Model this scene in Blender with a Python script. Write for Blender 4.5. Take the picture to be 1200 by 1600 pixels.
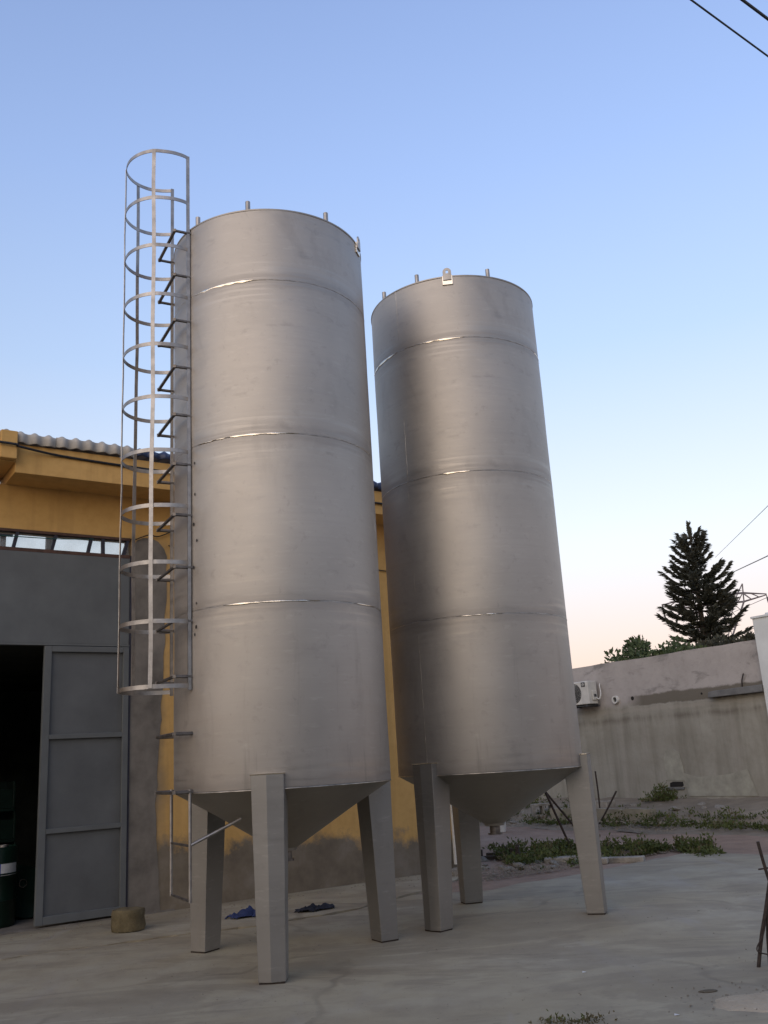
import bpy, bmesh, math, random
from mathutils import Vector, Matrix, noise

for o in list(bpy.data.objects):
    bpy.data.objects.remove(o, do_unlink=True)
SC = bpy.context.scene
COL = SC.collection
R = math.radians
rnd = random.Random(11)

# ------------------------------------------------------------------ camera
FPX, PITCH, ROLL, EYE = 1444.4569, .2633, -.0604, 1.6
cam = bpy.data.cameras.new('camera')
cam.sensor_fit = 'VERTICAL'
cam.sensor_height = 24.0
cam.lens = 24.0 * FPX / 1600
cam.clip_start = .05
cam.clip_end = 6000
camo = bpy.data.objects.new('camera', cam)
COL.objects.link(camo)
cp, sp, cr, sr = math.cos(PITCH), math.sin(PITCH), math.cos(ROLL), math.sin(ROLL)
_fw = Vector((0, cp, sp)); _yv = Vector((0, -sp, cp)); _xv = Vector((1, 0, 0))
_rt = _xv * cr + _yv * sr
_up = _yv * cr - _xv * sr
camo.matrix_world = Matrix(((_rt.x, _up.x, -_fw.x, 0), (_rt.y, _up.y, -_fw.y, 0), (_rt.z, _up.z, -_fw.z, EYE), (0, 0, 0, 1)))
SC.camera = camo

# ------------------------------------------------------------------ sky, sun, exposure
SUN_AZ, SUN_EL = -153.0, 18.0            # degrees, azimuth from the view direction (+Y) towards +X
w = bpy.data.worlds.new('World'); SC.world = w; w.use_nodes = True
nt = w.node_tree; nt.nodes.clear()
wo = nt.nodes.new('ShaderNodeOutputWorld'); bg = nt.nodes.new('ShaderNodeBackground')
sky = nt.nodes.new('ShaderNodeTexSky'); sky.sky_type = 'NISHITA'
sky.sun_disc = False
sky.sun_elevation = R(SUN_EL); sky.sun_rotation = R(SUN_AZ)
sky.altitude = 0; sky.air_density = 1.0; sky.dust_density = 1.0; sky.ozone_density = 1.0
bg.inputs['Strength'].default_value = .10
# evening haze: pink at the horizon, white above it, blue higher up, added to the clear Nishita sky;
# the glow widens gently towards the side opposite the low sun
tcw = nt.nodes.new('ShaderNodeTexCoord'); sx = nt.nodes.new('ShaderNodeSeparateXYZ'); nt.links.new(tcw.outputs['Generated'], sx.inputs[0])
rw = nt.nodes.new('ShaderNodeValToRGB'); nt.links.new(sx.outputs[2], rw.inputs[0])
stops = [(0, (.68, .38, .27)), (.052, (.77, .50, .385)), (.105, (.82, .61, .53)), (.21, (.78, .81, .86)), (.41, (.48, .63, .90)), (.574, (.36, .51, .87)), (.70, (.29, .42, .76)), (1, (.19, .28, .56))]
while len(rw.color_ramp.elements) < len(stops): rw.color_ramp.elements.new(.5)
for el_, (p_, c_) in zip(rw.color_ramp.elements, stops): el_.position = p_; el_.color = (*c_, 1)
dt = nt.nodes.new('ShaderNodeVectorMath'); dt.operation = 'DOT_PRODUCT'; nt.links.new(tcw.outputs['Generated'], dt.inputs[0])
dt.inputs[1].default_value = (math.sin(R(SUN_AZ+180)), math.cos(R(SUN_AZ+180)), 0)
mr = nt.nodes.new('ShaderNodeMapRange'); nt.links.new(dt.outputs['Value'], mr.inputs[0])
mr.interpolation_type = 'SMOOTHSTEP'; mr.inputs[1].default_value = .2; mr.inputs[2].default_value = 1; mr.inputs[3].default_value = 7.3; mr.inputs[4].default_value = 10.0
sc_ = nt.nodes.new('ShaderNodeVectorMath'); sc_.operation = 'SCALE'; nt.links.new(rw.outputs[0], sc_.inputs[0]); nt.links.new(mr.outputs[0], sc_.inputs['Scale'])
ad = nt.nodes.new('ShaderNodeVectorMath'); ad.operation = 'ADD'; nt.links.new(sc_.outputs[0], ad.inputs[0]); sk_ = nt.nodes.new('ShaderNodeVectorMath'); sk_.operation = 'SCALE'; sk_.inputs['Scale'].default_value = .3; nt.links.new(sky.outputs[0], sk_.inputs[0]); nt.links.new(sk_.outputs[0], ad.inputs[1])
nt.links.new(ad.outputs[0], bg.inputs['Color']); nt.links.new(bg.outputs[0], wo.inputs['Surface'])
sl = bpy.data.lights.new('sun', 'SUN'); sl.energy = 1.5; sl.angle = R(76); sl.color = (1, .80, .60)
so = bpy.data.objects.new('sun', sl); COL.objects.link(so)
_sd = Vector((math.sin(R(SUN_AZ)) * math.cos(R(SUN_EL)), math.cos(R(SUN_AZ)) * math.cos(R(SUN_EL)), math.sin(R(SUN_EL))))
so.rotation_euler = _sd.to_track_quat('Z', 'Y').to_euler()
so.location = (-6, -9, 12)
SC.view_settings.view_transform = 'Standard'
SC.view_settings.look = 'None'
SC.view_settings.gamma = 1
SC.view_settings.use_curve_mapping = False
SC.view_settings.exposure = 0.12

# ------------------------------------------------------------------ helpers
class MB:
    def __init__(s): s.v = []; s.f = []; s.mi = []
    def face(s, idx, m=0): s.f.append(tuple(idx)); s.mi.append(m)
    def add(s, pts): n = len(s.v); s.v += [tuple(p) for p in pts]; return n
    def box(s, a, b, M=None, m=0):
        x0, y0, z0 = a; x1, y1, z1 = b
        P = [Vector(p) for p in ((x0,y0,z0),(x1,y0,z0),(x1,y1,z0),(x0,y1,z0),(x0,y0,z1),(x1,y0,z1),(x1,y1,z1),(x0,y1,z1))]
        if M: P = [M @ p for p in P]
        n = s.add(P)
        for q in ((0,3,2,1),(4,5,6,7),(0,1,5,4),(1,2,6,5),(2,3,7,6),(3,0,4,7)): s.face([n+i for i in q], m)
        return s
    def tube(s, pts, r, n=8, cap=True, m=0, closed=False):
        pts = [Vector(p) for p in pts]; k = len(pts); rr = r if isinstance(r, (list, tuple)) else [r]*k
        base = []; up = Vector((0, 0, 1)); prevu = None
        for i, p in enumerate(pts):
            if closed: d = pts[(i+1) % k] - pts[i-1]
            else: d = pts[min(i+1, k-1)] - pts[max(i-1, 0)]
            d = d.normalized() if d.length > 1e-9 else Vector((0, 0, 1))
            ref = prevu if prevu is not None else (up if abs(d.z) < .9 else Vector((1, 0, 0)))
            u = (ref - d * ref.dot(d))
            if u.length < 1e-5: u = d.orthogonal()
            u.normalize(); v = d.cross(u); prevu = u
            base.append(s.add([p + (u*math.cos(2*math.pi*j/n) + v*math.sin(2*math.pi*j/n)) * rr[i] for j in range(n)]))
        for i in range(k if closed else k-1):
            a, b = base[i], base[(i+1) % k]
            for j in range(n): s.face((a+j, a+(j+1) % n, b+(j+1) % n, b+j), m)
        if cap and not closed:
            s.face([base[0]+j for j in reversed(range(n))], m); s.face([base[-1]+j for j in range(n)], m)
        return s
    def ribbon(s, pts, t, hgt, m=0, out=None):
        # flat bar standing on edge: hgt along z, t across, following pts (xy path at given z)
        pts = [Vector(p) for p in pts]; k = len(pts); base = []
        for i, p in enumerate(pts):
            d = (pts[min(i+1, k-1)] - pts[max(i-1, 0)]); d.z = 0; d.normalize(); nn = Vector((-d.y, d.x, 0)) * t/2
            up = Vector((0, 0, hgt/2))
            base.append(s.add([p-nn-up, p+nn-up, p+nn+up, p-nn+up]))
        for i in range(k-1):
            a, b = base[i], base[i+1]
            for j in range(4): s.face((a+j, a+(j+1) % 4, b+(j+1) % 4, b+j), m)
        s.face([base[0]+j for j in (3, 2, 1, 0)], m); s.face([base[-1]+j for j in range(4)], m)
        return s
    def lathe(s, prof, n=48, c=(0, 0, 0), m=0, caps=(True, True), M=None):
        base = []
        for r, z in prof:
            P = [Vector((c[0]+r*math.cos(2*math.pi*j/n), c[1]+r*math.sin(2*math.pi*j/n), c[2]+z)) for j in range(n)]
            if M: P = [M @ p for p in P]
            base.append(s.add(P))
        for a, b in zip(base, base[1:]):
            for j in range(n): s.face((a+j, a+(j+1) % n, b+(j+1) % n, b+j), m)
        if caps[0]: s.face([base[0]+j for j in reversed(range(n))], m)
        if caps[1]: s.face([base[-1]+j for j in range(n)], m)
        return s
    def prism(s, poly, y0, y1, m=0, M=None):
        # poly in (x,z), extruded along y
        n = len(poly)
        A = [Vector((x, y0, z)) for x, z in poly]; B = [Vector((x, y1, z)) for x, z in poly]
        if M: A = [M @ p for p in A]; B = [M @ p for p in B]
        a = s.add(A); b = s.add(B)
        s.face([a+i for i in range(n)], m); s.face([b+i for i in reversed(range(n))], m)
        for i in range(n): s.face((a+i, b+i, b+(i+1) % n, a+(i+1) % n), m)
        return s
    def mesh(s, name, mats, smooth=False):
        me = bpy.data.meshes.new(name); me.from_pydata(s.v, [], s.f)
        for mt in (mats if isinstance(mats, (list, tuple)) else [mats]): me.materials.append(mt)
        me.polygons.foreach_set('material_index', s.mi)
        me.validate(); me.update()
        bm = bmesh.new(); bm.from_mesh(me)
        if len(bm.faces) < 60000: bmesh.ops.recalc_face_normals(bm, faces=bm.faces)
        bm.to_mesh(me); bm.free()
        if smooth:
            me.polygons.foreach_set('use_smooth', [True]*len(me.polygons))
            try: me.set_sharp_from_angle(angle=R(smooth if smooth > 1 else 40))
            except Exception: pass
        return me
    def build(s, name, mats, parent=None, smooth=False, bevel=0):
        o = bpy.data.objects.new(name, s.mesh(name, mats, smooth)); COL.objects.link(o)
        if parent: o.parent = parent
        if bevel:
            b = o.modifiers.new('bevel', 'BEVEL'); b.width = bevel; b.segments = 2; b.limit_method = 'ANGLE'
        return o

def tag(o, label=None, cat=None, group=None, kind=None):
    if label: o['label'] = label
    if cat: o['category'] = cat
    if group: o['group'] = group
    if kind: o['kind'] = kind
    return o
def thing(name, label, cat, loc=(0, 0, 0), rz=0, group=None):
    o = bpy.data.objects.new(name, None); COL.objects.link(o); o.empty_display_size = .1
    o.location = loc; o.rotation_euler = (0, 0, rz); return tag(o, label, cat, group)
def inst(o, parent=None, loc=None, rot=None, scale=None):
    c = o.copy(); COL.objects.link(c); c.parent = parent
    if loc is not None: c.location = loc
    if rot is not None: c.rotation_euler = rot
    if scale is not None: c.scale = scale
    return c
def N3(x, y, z=0): return noise.noise(Vector((x, y, z)))
def catmull(P, k=6):
    P = [Vector(p) for p in P]; out = []
    for i in range(len(P)-1):
        p0 = P[max(i-1, 0)]; p1 = P[i]; p2 = P[i+1]; p3 = P[min(i+2, len(P)-1)]
        for j in range(k):
            t = j/k
            out.append(.5*((2*p1)+(-p0+p2)*t+(2*p0-5*p1+4*p2-p3)*t*t+(-p0+3*p1-3*p2+p3)*t**3))
    out.append(P[-1]); return out

# ------------------------------------------------------------------ materials
class NB:
    def __init__(s, name):
        s.mat = bpy.data.materials.new(name); s.mat.use_nodes = True; s.t = s.mat.node_tree
        s.b = s.t.nodes['Principled BSDF']; s.tc = s.t.nodes.new('ShaderNodeTexCoord')
    def n(s, t, **k):
        o = s.t.nodes.new(t)
        for a, b in k.items(): setattr(o, a, b)
        return o
    def l(s, a, b): s.t.links.new(a, b)
    def val(s, sock, v):
        if hasattr(v, 'is_linked') or hasattr(v, 'links'): s.l(v, sock)
        else: sock.default_value = v
    def coords(s, scale=(1, 1, 1), kind='Object'):
        m = s.n('ShaderNodeMapping'); m.inputs['Scale'].default_value = scale; s.l(s.tc.outputs[kind], m.inputs['Vector']); return m.outputs[0]
    def noise(s, scale, detail=4, rough=.55, co=(1, 1, 1), dist=0, kind='Object'):
        t = s.n('ShaderNodeTexNoise'); t.inputs['Scale'].default_value = scale; t.inputs['Detail'].default_value = detail
        t.inputs['Roughness'].default_value = rough; t.inputs['Distortion'].default_value = dist
        s.l(s.coords(co, kind), t.inputs['Vector']); return t.outputs['Fac']
    def ramp(s, fac, stops):
        r = s.n('ShaderNodeValToRGB'); e = r.color_ramp.elements
        while len(e) < len(stops): e.new(.5)
        for q, (p, c) in zip(e, stops):
            q.position = p; q.color = (c, c, c, 1) if isinstance(c, (int, float)) else (*c, 1)
        s.l(fac, r.inputs[0]); return r.outputs[0]
    def mix(s, fac, a, b, mode='MIX'):
        m = s.n('ShaderNodeMix', data_type='RGBA', blend_type=mode)
        s.val(m.inputs[0], fac)
        for sock, v in ((m.inputs[6], a), (m.inputs[7], b)):
            if isinstance(v, tuple): sock.default_value = (*v, 1) if len(v) == 3 else v
            else: s.l(v, sock)
        return m.outputs[2]
    def math(s, op, a, b=0, c=None):
        m = s.n('ShaderNodeMath', operation=op); s.val(m.inputs[0], a); s.val(m.inputs[1], b)
        if c is not None: s.val(m.inputs[2], c)
        return m.outputs[0]
    def sep(s, kind='Object'):
        x = s.n('ShaderNodeSeparateXYZ'); s.l(s.tc.outputs[kind], x.inputs[0]); return x.outputs
    def bump(s, h, strength=.3, dist=.01):
        b = s.n('ShaderNodeBump'); b.inputs['Strength'].default_value = strength; b.inputs['Distance'].default_value = dist
        s.l(h, b.inputs['Height']); s.l(b.outputs[0], s.b.inputs['Normal']); return b
    def set(s, color=None, rough=None, metal=None, spec=None):
        if color is not None: s.val(s.b.inputs['Base Color'], (*color, 1) if isinstance(color, tuple) else color)
        if rough is not None: s.val(s.b.inputs['Roughness'], rough)
        if metal is not None: s.val(s.b.inputs['Metallic'], metal)
        if spec is not None: s.val(s.b.inputs['Specular IOR Level'], spec)
        return s.mat

def plain(name, c, rough=.6, metal=0, var=.25, scale=6, bump=.15, bd=.004, spec=.4):
    b = NB(name); f = b.noise(scale, 5, .6)
    d = tuple(x*(1-var) for x in c); e = tuple(min(1, x*(1+var*.6)) for x in c)
    col = b.ramp(f, [(.3, d), (.7, e)])
    if bump: b.bump(b.noise(scale*8, 4), bump, bd)
    return b.set(col, rough, metal, spec)

def mat_steel(name, base=(.40, .37, .335), seam=True, aniso=.3, rough=.54):
    b = NB(name); z = b.sep()[2]
    big = b.noise(.9, 3, .5)
    streak = b.noise(1.0, 5, .65, (1.3, 1.3, 26))
    fine = b.noise(1.0, 3, .6, (3, 3, 160))
    spots = b.noise(5.5, 5, .62, (1, 1, 1.6), .3)
    smear = b.noise(2.2, 5, .6, (1, 1, .45), .6)
    c = b.mix(b.ramp(big, [(.35, 0), (.65, 1)]), tuple(x*.88 for x in base), tuple(x*1.06 for x in base))
    c = b.mix(b.math('MULTIPLY', b.ramp(streak, [(.45, 0), (.75, 1)]), .28), c, tuple(x*.72 for x in base))
    c = b.mix(b.math('MULTIPLY', b.ramp(spots, [(.59, 0), (.74, 1)]), .27), c, (.17, .16, .15))
    fs = b.noise(17, 4, .65, (1, 1, .8), .4)
    c = b.mix(b.math('MULTIPLY', b.ramp(fs, [(.62, 0), (.75, 1)]), .22), c, (.15, .14, .135))
    c = b.mix(b.math('MULTIPLY', b.ramp(b.noise(7, 4, .6, (1, 1, 4)), [(.58, 0), (.75, 1)]), .22), c, (.55, .51, .46))
    c = b.mix(b.math('MULTIPLY', b.ramp(smear, [(.55, 0), (.8, 1)]), .35), c, (.19, .175, .16))
    r = b.math('ADD', b.math('MULTIPLY', big, .12), rough-.06)
    r = b.math('ADD', r, b.math('MULTIPLY', b.ramp(streak, [(.4, 0), (.7, 1)]), -.06))
    if seam:
        d = b.math('PINGPONG', b.math('SUBTRACT', z, 1.4385), .7717)
        n2 = b.math('MULTIPLY', b.noise(3.2, 4, .6), .11)
        near = b.ramp(b.math('SUBTRACT', d, n2), [(0.0, 1), (.035, .25), (.10, 0)])
        c = b.mix(b.math('MULTIPLY', near, .35), c, (.22, .20, .185))
        band = b.ramp(b.math('SUBTRACT', d, b.math('MULTIPLY', b.noise(1.4, 2), .3)), [(0, 1), (.12, 0)])
        pol = b.math('MULTIPLY', b.ramp(b.noise(1.0, 3, .5, (.9, .9, 30)), [(.52, 0), (.6, 1)]), band)
        r = b.math('SUBTRACT', r, b.math('MULTIPLY', pol, .085))
        drip = b.math('MULTIPLY', b.ramp(b.noise(1.0, 4, .6, (9, 9, .9), .5), [(.60, 0), (.72, 1)]), b.ramp(b.math('MULTIPLY', z, .2), [(.30, 1), (.62, 0)]))
        c = b.mix(b.math('MULTIPLY', drip, .4), c, (.16, .15, .14))
    b.set(c, r, .8)
    b.b.inputs['Anisotropic'].default_value = aniso
    tg = b.n('ShaderNodeTangent', direction_type='RADIAL', axis='Z'); b.l(tg.outputs[0], b.b.inputs['Tangent'])
    hh = b.math('ADD', b.math('MULTIPLY', fine, .35), b.math('MULTIPLY', streak, .65))
    b.bump(hh, .06, .004)
    return b.mat

M_STEEL = mat_steel('silo_steel')
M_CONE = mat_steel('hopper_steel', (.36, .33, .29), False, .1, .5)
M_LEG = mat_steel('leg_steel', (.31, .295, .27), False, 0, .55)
M_WELD = plain('weld_bead_steel', (.52, .47, .40), .38, 1, .5, 9, .6, .004)
M_WELDP = plain('ground_weld_steel', (.78, .70, .58), .24, 1, .25, 14, .5, .003)
M_LADDER = plain('ladder_steel', (.40, .375, .35), .5, 1, .3, 10, .2)
M_RUNG = plain('rung_steel', (.20, .18, .165), .5, .85, .4, 14, .3)
M_VSEAM = plain('vertical_weld_steel', (.40, .365, .32), .42, 1, .5, 6, .5, .003)
M_BURN = plain('burn_mark', (.035, .03, .03), .7, 0, .4, 20)

def mat_yellow():
    b = NB('ochre_painted_render'); xs = b.sep()
    f = b.noise(1.1, 5, .6); fine = b.noise(9, 4, .6); drip = b.noise(1.0, 4, .6, (5, 5, .35), .4)
    c = b.ramp(f, [(.3, (.56, .34, .115)), (.7, (.66, .41, .15))])
    c = b.mix(b.math('MULTIPLY', b.ramp(fine, [(.45, 0), (.8, 1)]), .35), c, (.42, .235, .07))
    c = b.mix(b.math('MULTIPLY', b.ramp(drip, [(.5, 0), (.75, 1)]), .35), c, (.36, .215, .08))
    # bare cement dado with its own ragged edge
    edge = b.math('ADD', b.math('MULTIPLY', xs[0], -.06), .80)
    edge = b.math('ADD', edge, b.math('MULTIPLY', b.math('SUBTRACT', b.noise(1.2, 6, .7), .5), 1.1))
    k = b.math('MULTIPLY', b.math('SUBTRACT', edge, xs[2]), 6); k = b.ramp(b.math('ADD', k, .5), [(0, 0), (1, 1)])
    cem = b.ramp(b.noise(2.2, 6, .65), [(.25, (.12, .10, .075)), (.5, (.20, .165, .12)), (.75, (.27, .235, .19))])
    c = b.mix(k, c, cem)
    sm = b.math('ADD', xs[0], b.math('MULTIPLY', b.math('SUBTRACT', b.noise(1.1, 4, .6, (1.5, 1, 1)), .5), .75))
    sm = b.math('MULTIPLY', b.ramp(sm, [(.08, 1), (.36, 0)]), b.ramp(b.math('MULTIPLY', xs[2], .2), [(.90, 1), (.95, 0)]))
    xg = b.ramp(b.math('ADD', xs[0], .5), [(.2, 0), (.25, 1)])
    c = b.mix(b.math('MULTIPLY', b.math('MULTIPLY', sm, xg), .85), c, cem)
    b.bump(b.noise(22, 5, .65), .35, .006)
    return b.set(c, .85, 0, .25)
M_YEL = mat_yellow()
M_CEM = plain('cement_render', (.20, .18, .155), .88, 0, .4, 2.6, .5, .006, .25)
M_DOOR = plain('grey_door_paint', (.13, .138, .138), .5, 0, .16, 2.2, .12, .003)
M_DOORP = plain('grey_door_panel_paint', (.12, .126, .128), .46, 0, .22, 1.6, .12, .004)
M_FRAME = plain('dark_window_steel', (.035, .035, .05), .55, 0, .3, 12)
M_RUSTBEAM = plain('rusty_lintel', (.10, .055, .04), .75, 0, .4, 10, .4)
M_TIN = plain('fibre_cement_sheet', (.46, .43, .38), .9, 0, .4, 3.5, .4, .006, .2)
M_BLUE = plain('dark_blue_sheet', (.03, .045, .10), .45, 0, .35, 5)
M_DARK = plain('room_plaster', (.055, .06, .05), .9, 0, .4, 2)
M_CABLE = plain('black_cable', (.02, .02, .022), .6, 0, .2, 20, 0)
M_GREEN = plain('dark_green_plastic', (.005, .018, .011), .38, 0, .3, 6)
M_WHITE = plain('white_paper', (.6, .6, .58), .7, 0, .12, 20)
M_BLUEP = plain('blue_print', (.06, .08, .35), .6, 0, .1, 20)
M_RUST = plain('rusted_rebar', (.055, .04, .032), .8, .2, .5, 30, .6)
M_ACW = plain('ac_casing', (.60, .585, .53), .5, 0, .12, 8, .08)
M_ACD = plain('ac_dark', (.05, .052, .055), .55, 0, .2, 14)
M_PIPE = plain('white_plastic_pipe', (.66, .65, .60), .5, 0, .15, 12)
M_HOUSE = plain('white_house_paint', (.66, .68, .66), .8, 0, .14, 1.6, .2)
M_HOLE = plain('hole_shade', (.02, .017, .015), .9, 0, .3, 10)  # dark colour stands in for the shade inside the wall holes
M_LEDGE = plain('ledge_concrete', (.17, .17, .165), .85, 0, .3, 4, .4)
M_STUMP = plain('tan_stone', (.15, .12, .065), .9, 0, .4, 9, .8, .012)
M_PYL = plain('galvanised_pylon', (.28, .25, .25), .6, .4, .2, 2, 0)

def mat_rwall():
    b = NB('stained_cement_wall'); xs = b.sep(); z = xs[2]
    f = b.noise(.9, 6, .65); st = b.noise(1.0, 5, .65, (3.2, 1, .22), .5); fine = b.noise(7, 5, .65)
    low = b.ramp(f, [(.25, (.245, .23, .185)), (.55, (.335, .32, .27)), (.8, (.415, .40, .345))])
    low = b.mix(b.math('MULTIPLY', b.ramp(st, [(.45, 0), (.72, 1)]), .45), low, (.13, .12, .09))
    low = b.mix(b.math('MULTIPLY', b.ramp(b.noise(1, 4, .6, (2.1, 1, .3), .4), [(.55, 0), (.75, 1)]), .5), low, (.36, .335, .29))
    top = b.ramp(b.noise(1.3, 5, .6), [(.3, (.36, .33, .305)), (.65, (.45, .415, .385))])
    top = b.mix(b.math('MULTIPLY', b.ramp(b.noise(1.1, 5, .65, (1, 1, 2.2), .6), [(.55, 0), (.66, 1)]), .7), top, (.19, .18, .165))
    wob = b.math('MULTIPLY', b.math('SUBTRACT', b.noise(1.5, 5, .65), .5), .22)
    zz = b.math('ADD', z, wob)
    k = b.ramp(b.math('MULTIPLY', b.math('SUBTRACT', zz, 2.50), 6), [(0, 0), (1, 1)])
    c = b.mix(k, low, top)
    # damp band along the old roof line
    band = b.math('MULTIPLY', b.ramp(b.math('SUBTRACT', zz, 2.50), [(0.02, 0), (.08, 1), (.24, 1), (.36, 0)]),
                  b.ramp(b.math('ADD', xs[0], b.math('MULTIPLY', f, .6)), [(.0, 0), (1, 0)]))
    sx = b.n('ShaderNodeMapRange'); b.l(xs[0], sx.inputs[0]); sx.inputs[1].default_value = 1.1; sx.inputs[2].default_value = 1.6
    band = b.math('MULTIPLY', b.ramp(b.math('SUBTRACT', zz, 2.50), [(0.03, 0), (.06, 1), (.26, 1), (.30, 0)]), sx.outputs[0])
    c = b.mix(b.math('MULTIPLY', band, .9), c, (.135, .12, .092))
    pale = b.ramp(b.math('SUBTRACT', zz, 2.38), [(0, 0), (.04, 1), (.09, 1), (.13, 0)])
    c = b.mix(b.math('MULTIPLY', pale, .45), c, (.36, .33, .28))
    dk = b.ramp(b.math('SUBTRACT', zz, 2.12), [(0, 0), (.12, 1), (.22, 0)])
    c = b.mix(b.math('MULTIPLY', b.math('MULTIPLY', dk, b.ramp(st, [(.35, 0), (.6, 1)])), .6), c, (.12, .10, .08))
    c = b.mix(b.math('MULTIPLY', b.ramp(fine, [(.5, 0), (.8, 1)]), .25), c, (.15, .135, .11))
    b.bump(b.noise(16, 6, .7), .5, .01)
    return b.set(c, .9, 0, .2)
M_RWALL = mat_rwall()

def mat_concrete():
    b = NB('yard_concrete'); 
    f = b.noise(.35, 6, .62, dist=.3, kind='Object'); g = b.noise(2.3, 6, .65, dist=.2); h = b.noise(14, 5, .7)
    c = b.ramp(f, [(.3, (.295, .245, .155)), (.5, (.355, .31, .215)), (.68, (.395, .36, .275))])
    c = b.mix(b.math('MULTIPLY', b.ramp(g, [(.42, 0), (.7, 1)]), .5), c, (.21, .175, .13))
    c = b.mix(b.math('MULTIPLY', b.ramp(b.noise(.8, 5, .7, (.35, 2.4, 1), .8), [(.56, 0), (.68, 1)]), .3), c, (.15, .125, .09))
    c = b.mix(b.math('MULTIPLY', b.ramp(b.noise(5, 6, .7), [(.62, 0), (.74, 1)]), .5), c, (.09, .075, .06))
    c = b.mix(b.math('MULTIPLY', b.ramp(b.noise(1.1, 4, .6, (2.0, .5, 1), .4), [(.58, 0), (.7, 1)]), .4), c, (.34, .31, .265))
    c = b.mix(b.math('MULTIPLY', b.ramp(b.noise(38, 3, .6), [(.66, 0), (.72, 1)]), .6), c, (.08, .065, .05))
    c = b.mix(b.math('MULTIPLY', b.ramp(b.noise(30, 3, .6, (1.3, 1, 1)), [(.69, 0), (.74, 1)]), .6), c, (.36, .32, .26))
    wv = b.n('ShaderNodeTexNoise'); wv.inputs['Scale'].default_value = 1.3; wv.inputs['Detail'].default_value = 5; b.l(b.tc.outputs['Object'], wv.inputs['Vector'])
    ds = b.n('ShaderNodeVectorMath', operation='MULTIPLY_ADD'); b.l(wv.outputs['Color'], ds.inputs[0]); ds.inputs[1].default_value = (.9, .9, 0); b.l(b.tc.outputs['Object'], ds.inputs[2])
    vo = b.n('ShaderNodeTexVoronoi', feature='DISTANCE_TO_EDGE'); vo.inputs['Scale'].default_value = .32; b.l(ds.outputs[0], vo.inputs['Vector'])
    ck = b.math('MULTIPLY', b.ramp(vo.outputs['Distance'], [(0, 1), (.006, .8), (.014, 0)]), b.ramp(b.noise(.6, 3), [(.42, 0), (.55, 1)]))
    c = b.mix(b.math('MULTIPLY', ck, .4), c, (.12, .10, .07))
    wet = b.ramp(b.noise(.55, 6, .68, (.6, 1.5, 1), .9), [(.50, 0), (.53, .75), (.60, 1), (.72, .5)])
    c = b.mix(b.math('MULTIPLY', wet, .33), c, (.16, .13, .095))
    b.bump(b.math('SUBTRACT', b.math('ADD', b.math('MULTIPLY', h, .5), g), b.math('MULTIPLY', ck, .6)), .4, .012)
    return b.set(c, .82, 0, .3)
M_CONC = mat_concrete()
def mat_dirt(name, a, c2, d):
    b = NB(name); f = b.noise(.3, 6, .65, dist=.4); g = b.noise(2.6, 6, .7); h = b.noise(18, 5, .7)
    c = b.ramp(f, [(.3, a), (.55, c2), (.75, d)])
    c = b.mix(b.math('MULTIPLY', b.ramp(g, [(.4, 0), (.75, 1)]), .5), c, tuple(x*.55 for x in a))
    c = b.mix(b.math('MULTIPLY', b.ramp(h, [(.6, 0), (.75, 1)]), .4), c, tuple(min(1, x*1.6) for x in d))
    b.bump(b.math('ADD', g, h), .7, .03)
    return b.set(c, .95, 0, .15)
M_DIRT = mat_dirt('dusty_earth', (.25, .175, .125), (.34, .245, .18), (.40, .31, .235))
M_BANK = mat_dirt('rubble_earth', (.20, .165, .12), (.28, .235, .175), (.36, .31, .24))
M_SAND = mat_dirt('pale_sand', (.40, .33, .23), (.50, .42, .31), (.56, .48, .37))
M_STONE = plain('limestone_rubble', (.34, .31, .26), .9, 0, .45, 5, .8, .02, .2)
def mat_leaf(name, dark, light, tr=.25):
    b = NB(name); g = b.n('ShaderNodeObjectInfo'); f = b.noise(1.6, 3, .6); h = b.noise(30, 2)
    c = b.ramp(f, [(.3, dark), (.7, light)]); c = b.mix(b.math('MULTIPLY', h, .5), c, tuple(x*.5 for x in dark))
    b.set(c, .65, 0, .25); b.b.inputs['Subsurface Weight'].default_value = 0
    tl = b.n('ShaderNodeBsdfTranslucent'); b.l(c, tl.inputs[0]); mx = b.n('ShaderNodeMixShader'); mx.inputs[0].default_value = tr
    out = b.t.nodes['Material Output']; b.l(b.b.outputs[0], mx.inputs[1]); b.l(tl.outputs[0], mx.inputs[2]); b.l(mx.outputs[0], out.inputs[0])
    return b.mat
M_CONIF = mat_leaf('conifer_needles', (.08, .085, .06), (.18, .175, .13), .45)
M_BROAD = mat_leaf('broad_leaves', (.06, .09, .04), (.15, .19, .09))
M_WEED = mat_leaf('weed_leaves', (.06, .08, .02), (.17, .195, .065))
M_DRYW = mat_leaf('dry_weed', (.12, .10, .05), (.2, .17, .09))
M_BARK = plain('bark', (.075, .058, .045), .95, 0, .4, 8, .8, .02)
def mat_pane():
    b = NB('dusty_window_glass'); b.set((.75, .78, .80), .35, 0, .5)
    tp = b.n('ShaderNodeBsdfTransparent'); tp.inputs[0].default_value = (.93, .95, .95, 1)
    mx = b.n('ShaderNodeMixShader'); b.l(b.math('ADD', b.math('MULTIPLY', b.noise(2.5, 4), .35), .02), mx.inputs[0])
    b.l(tp.outputs[0], mx.inputs[1]); b.l(b.b.outputs[0], mx.inputs[2]); b.l(mx.outputs[0], b.t.nodes['Material Output'].inputs[0])
    return b.mat
M_PANE = mat_pane()

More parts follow.
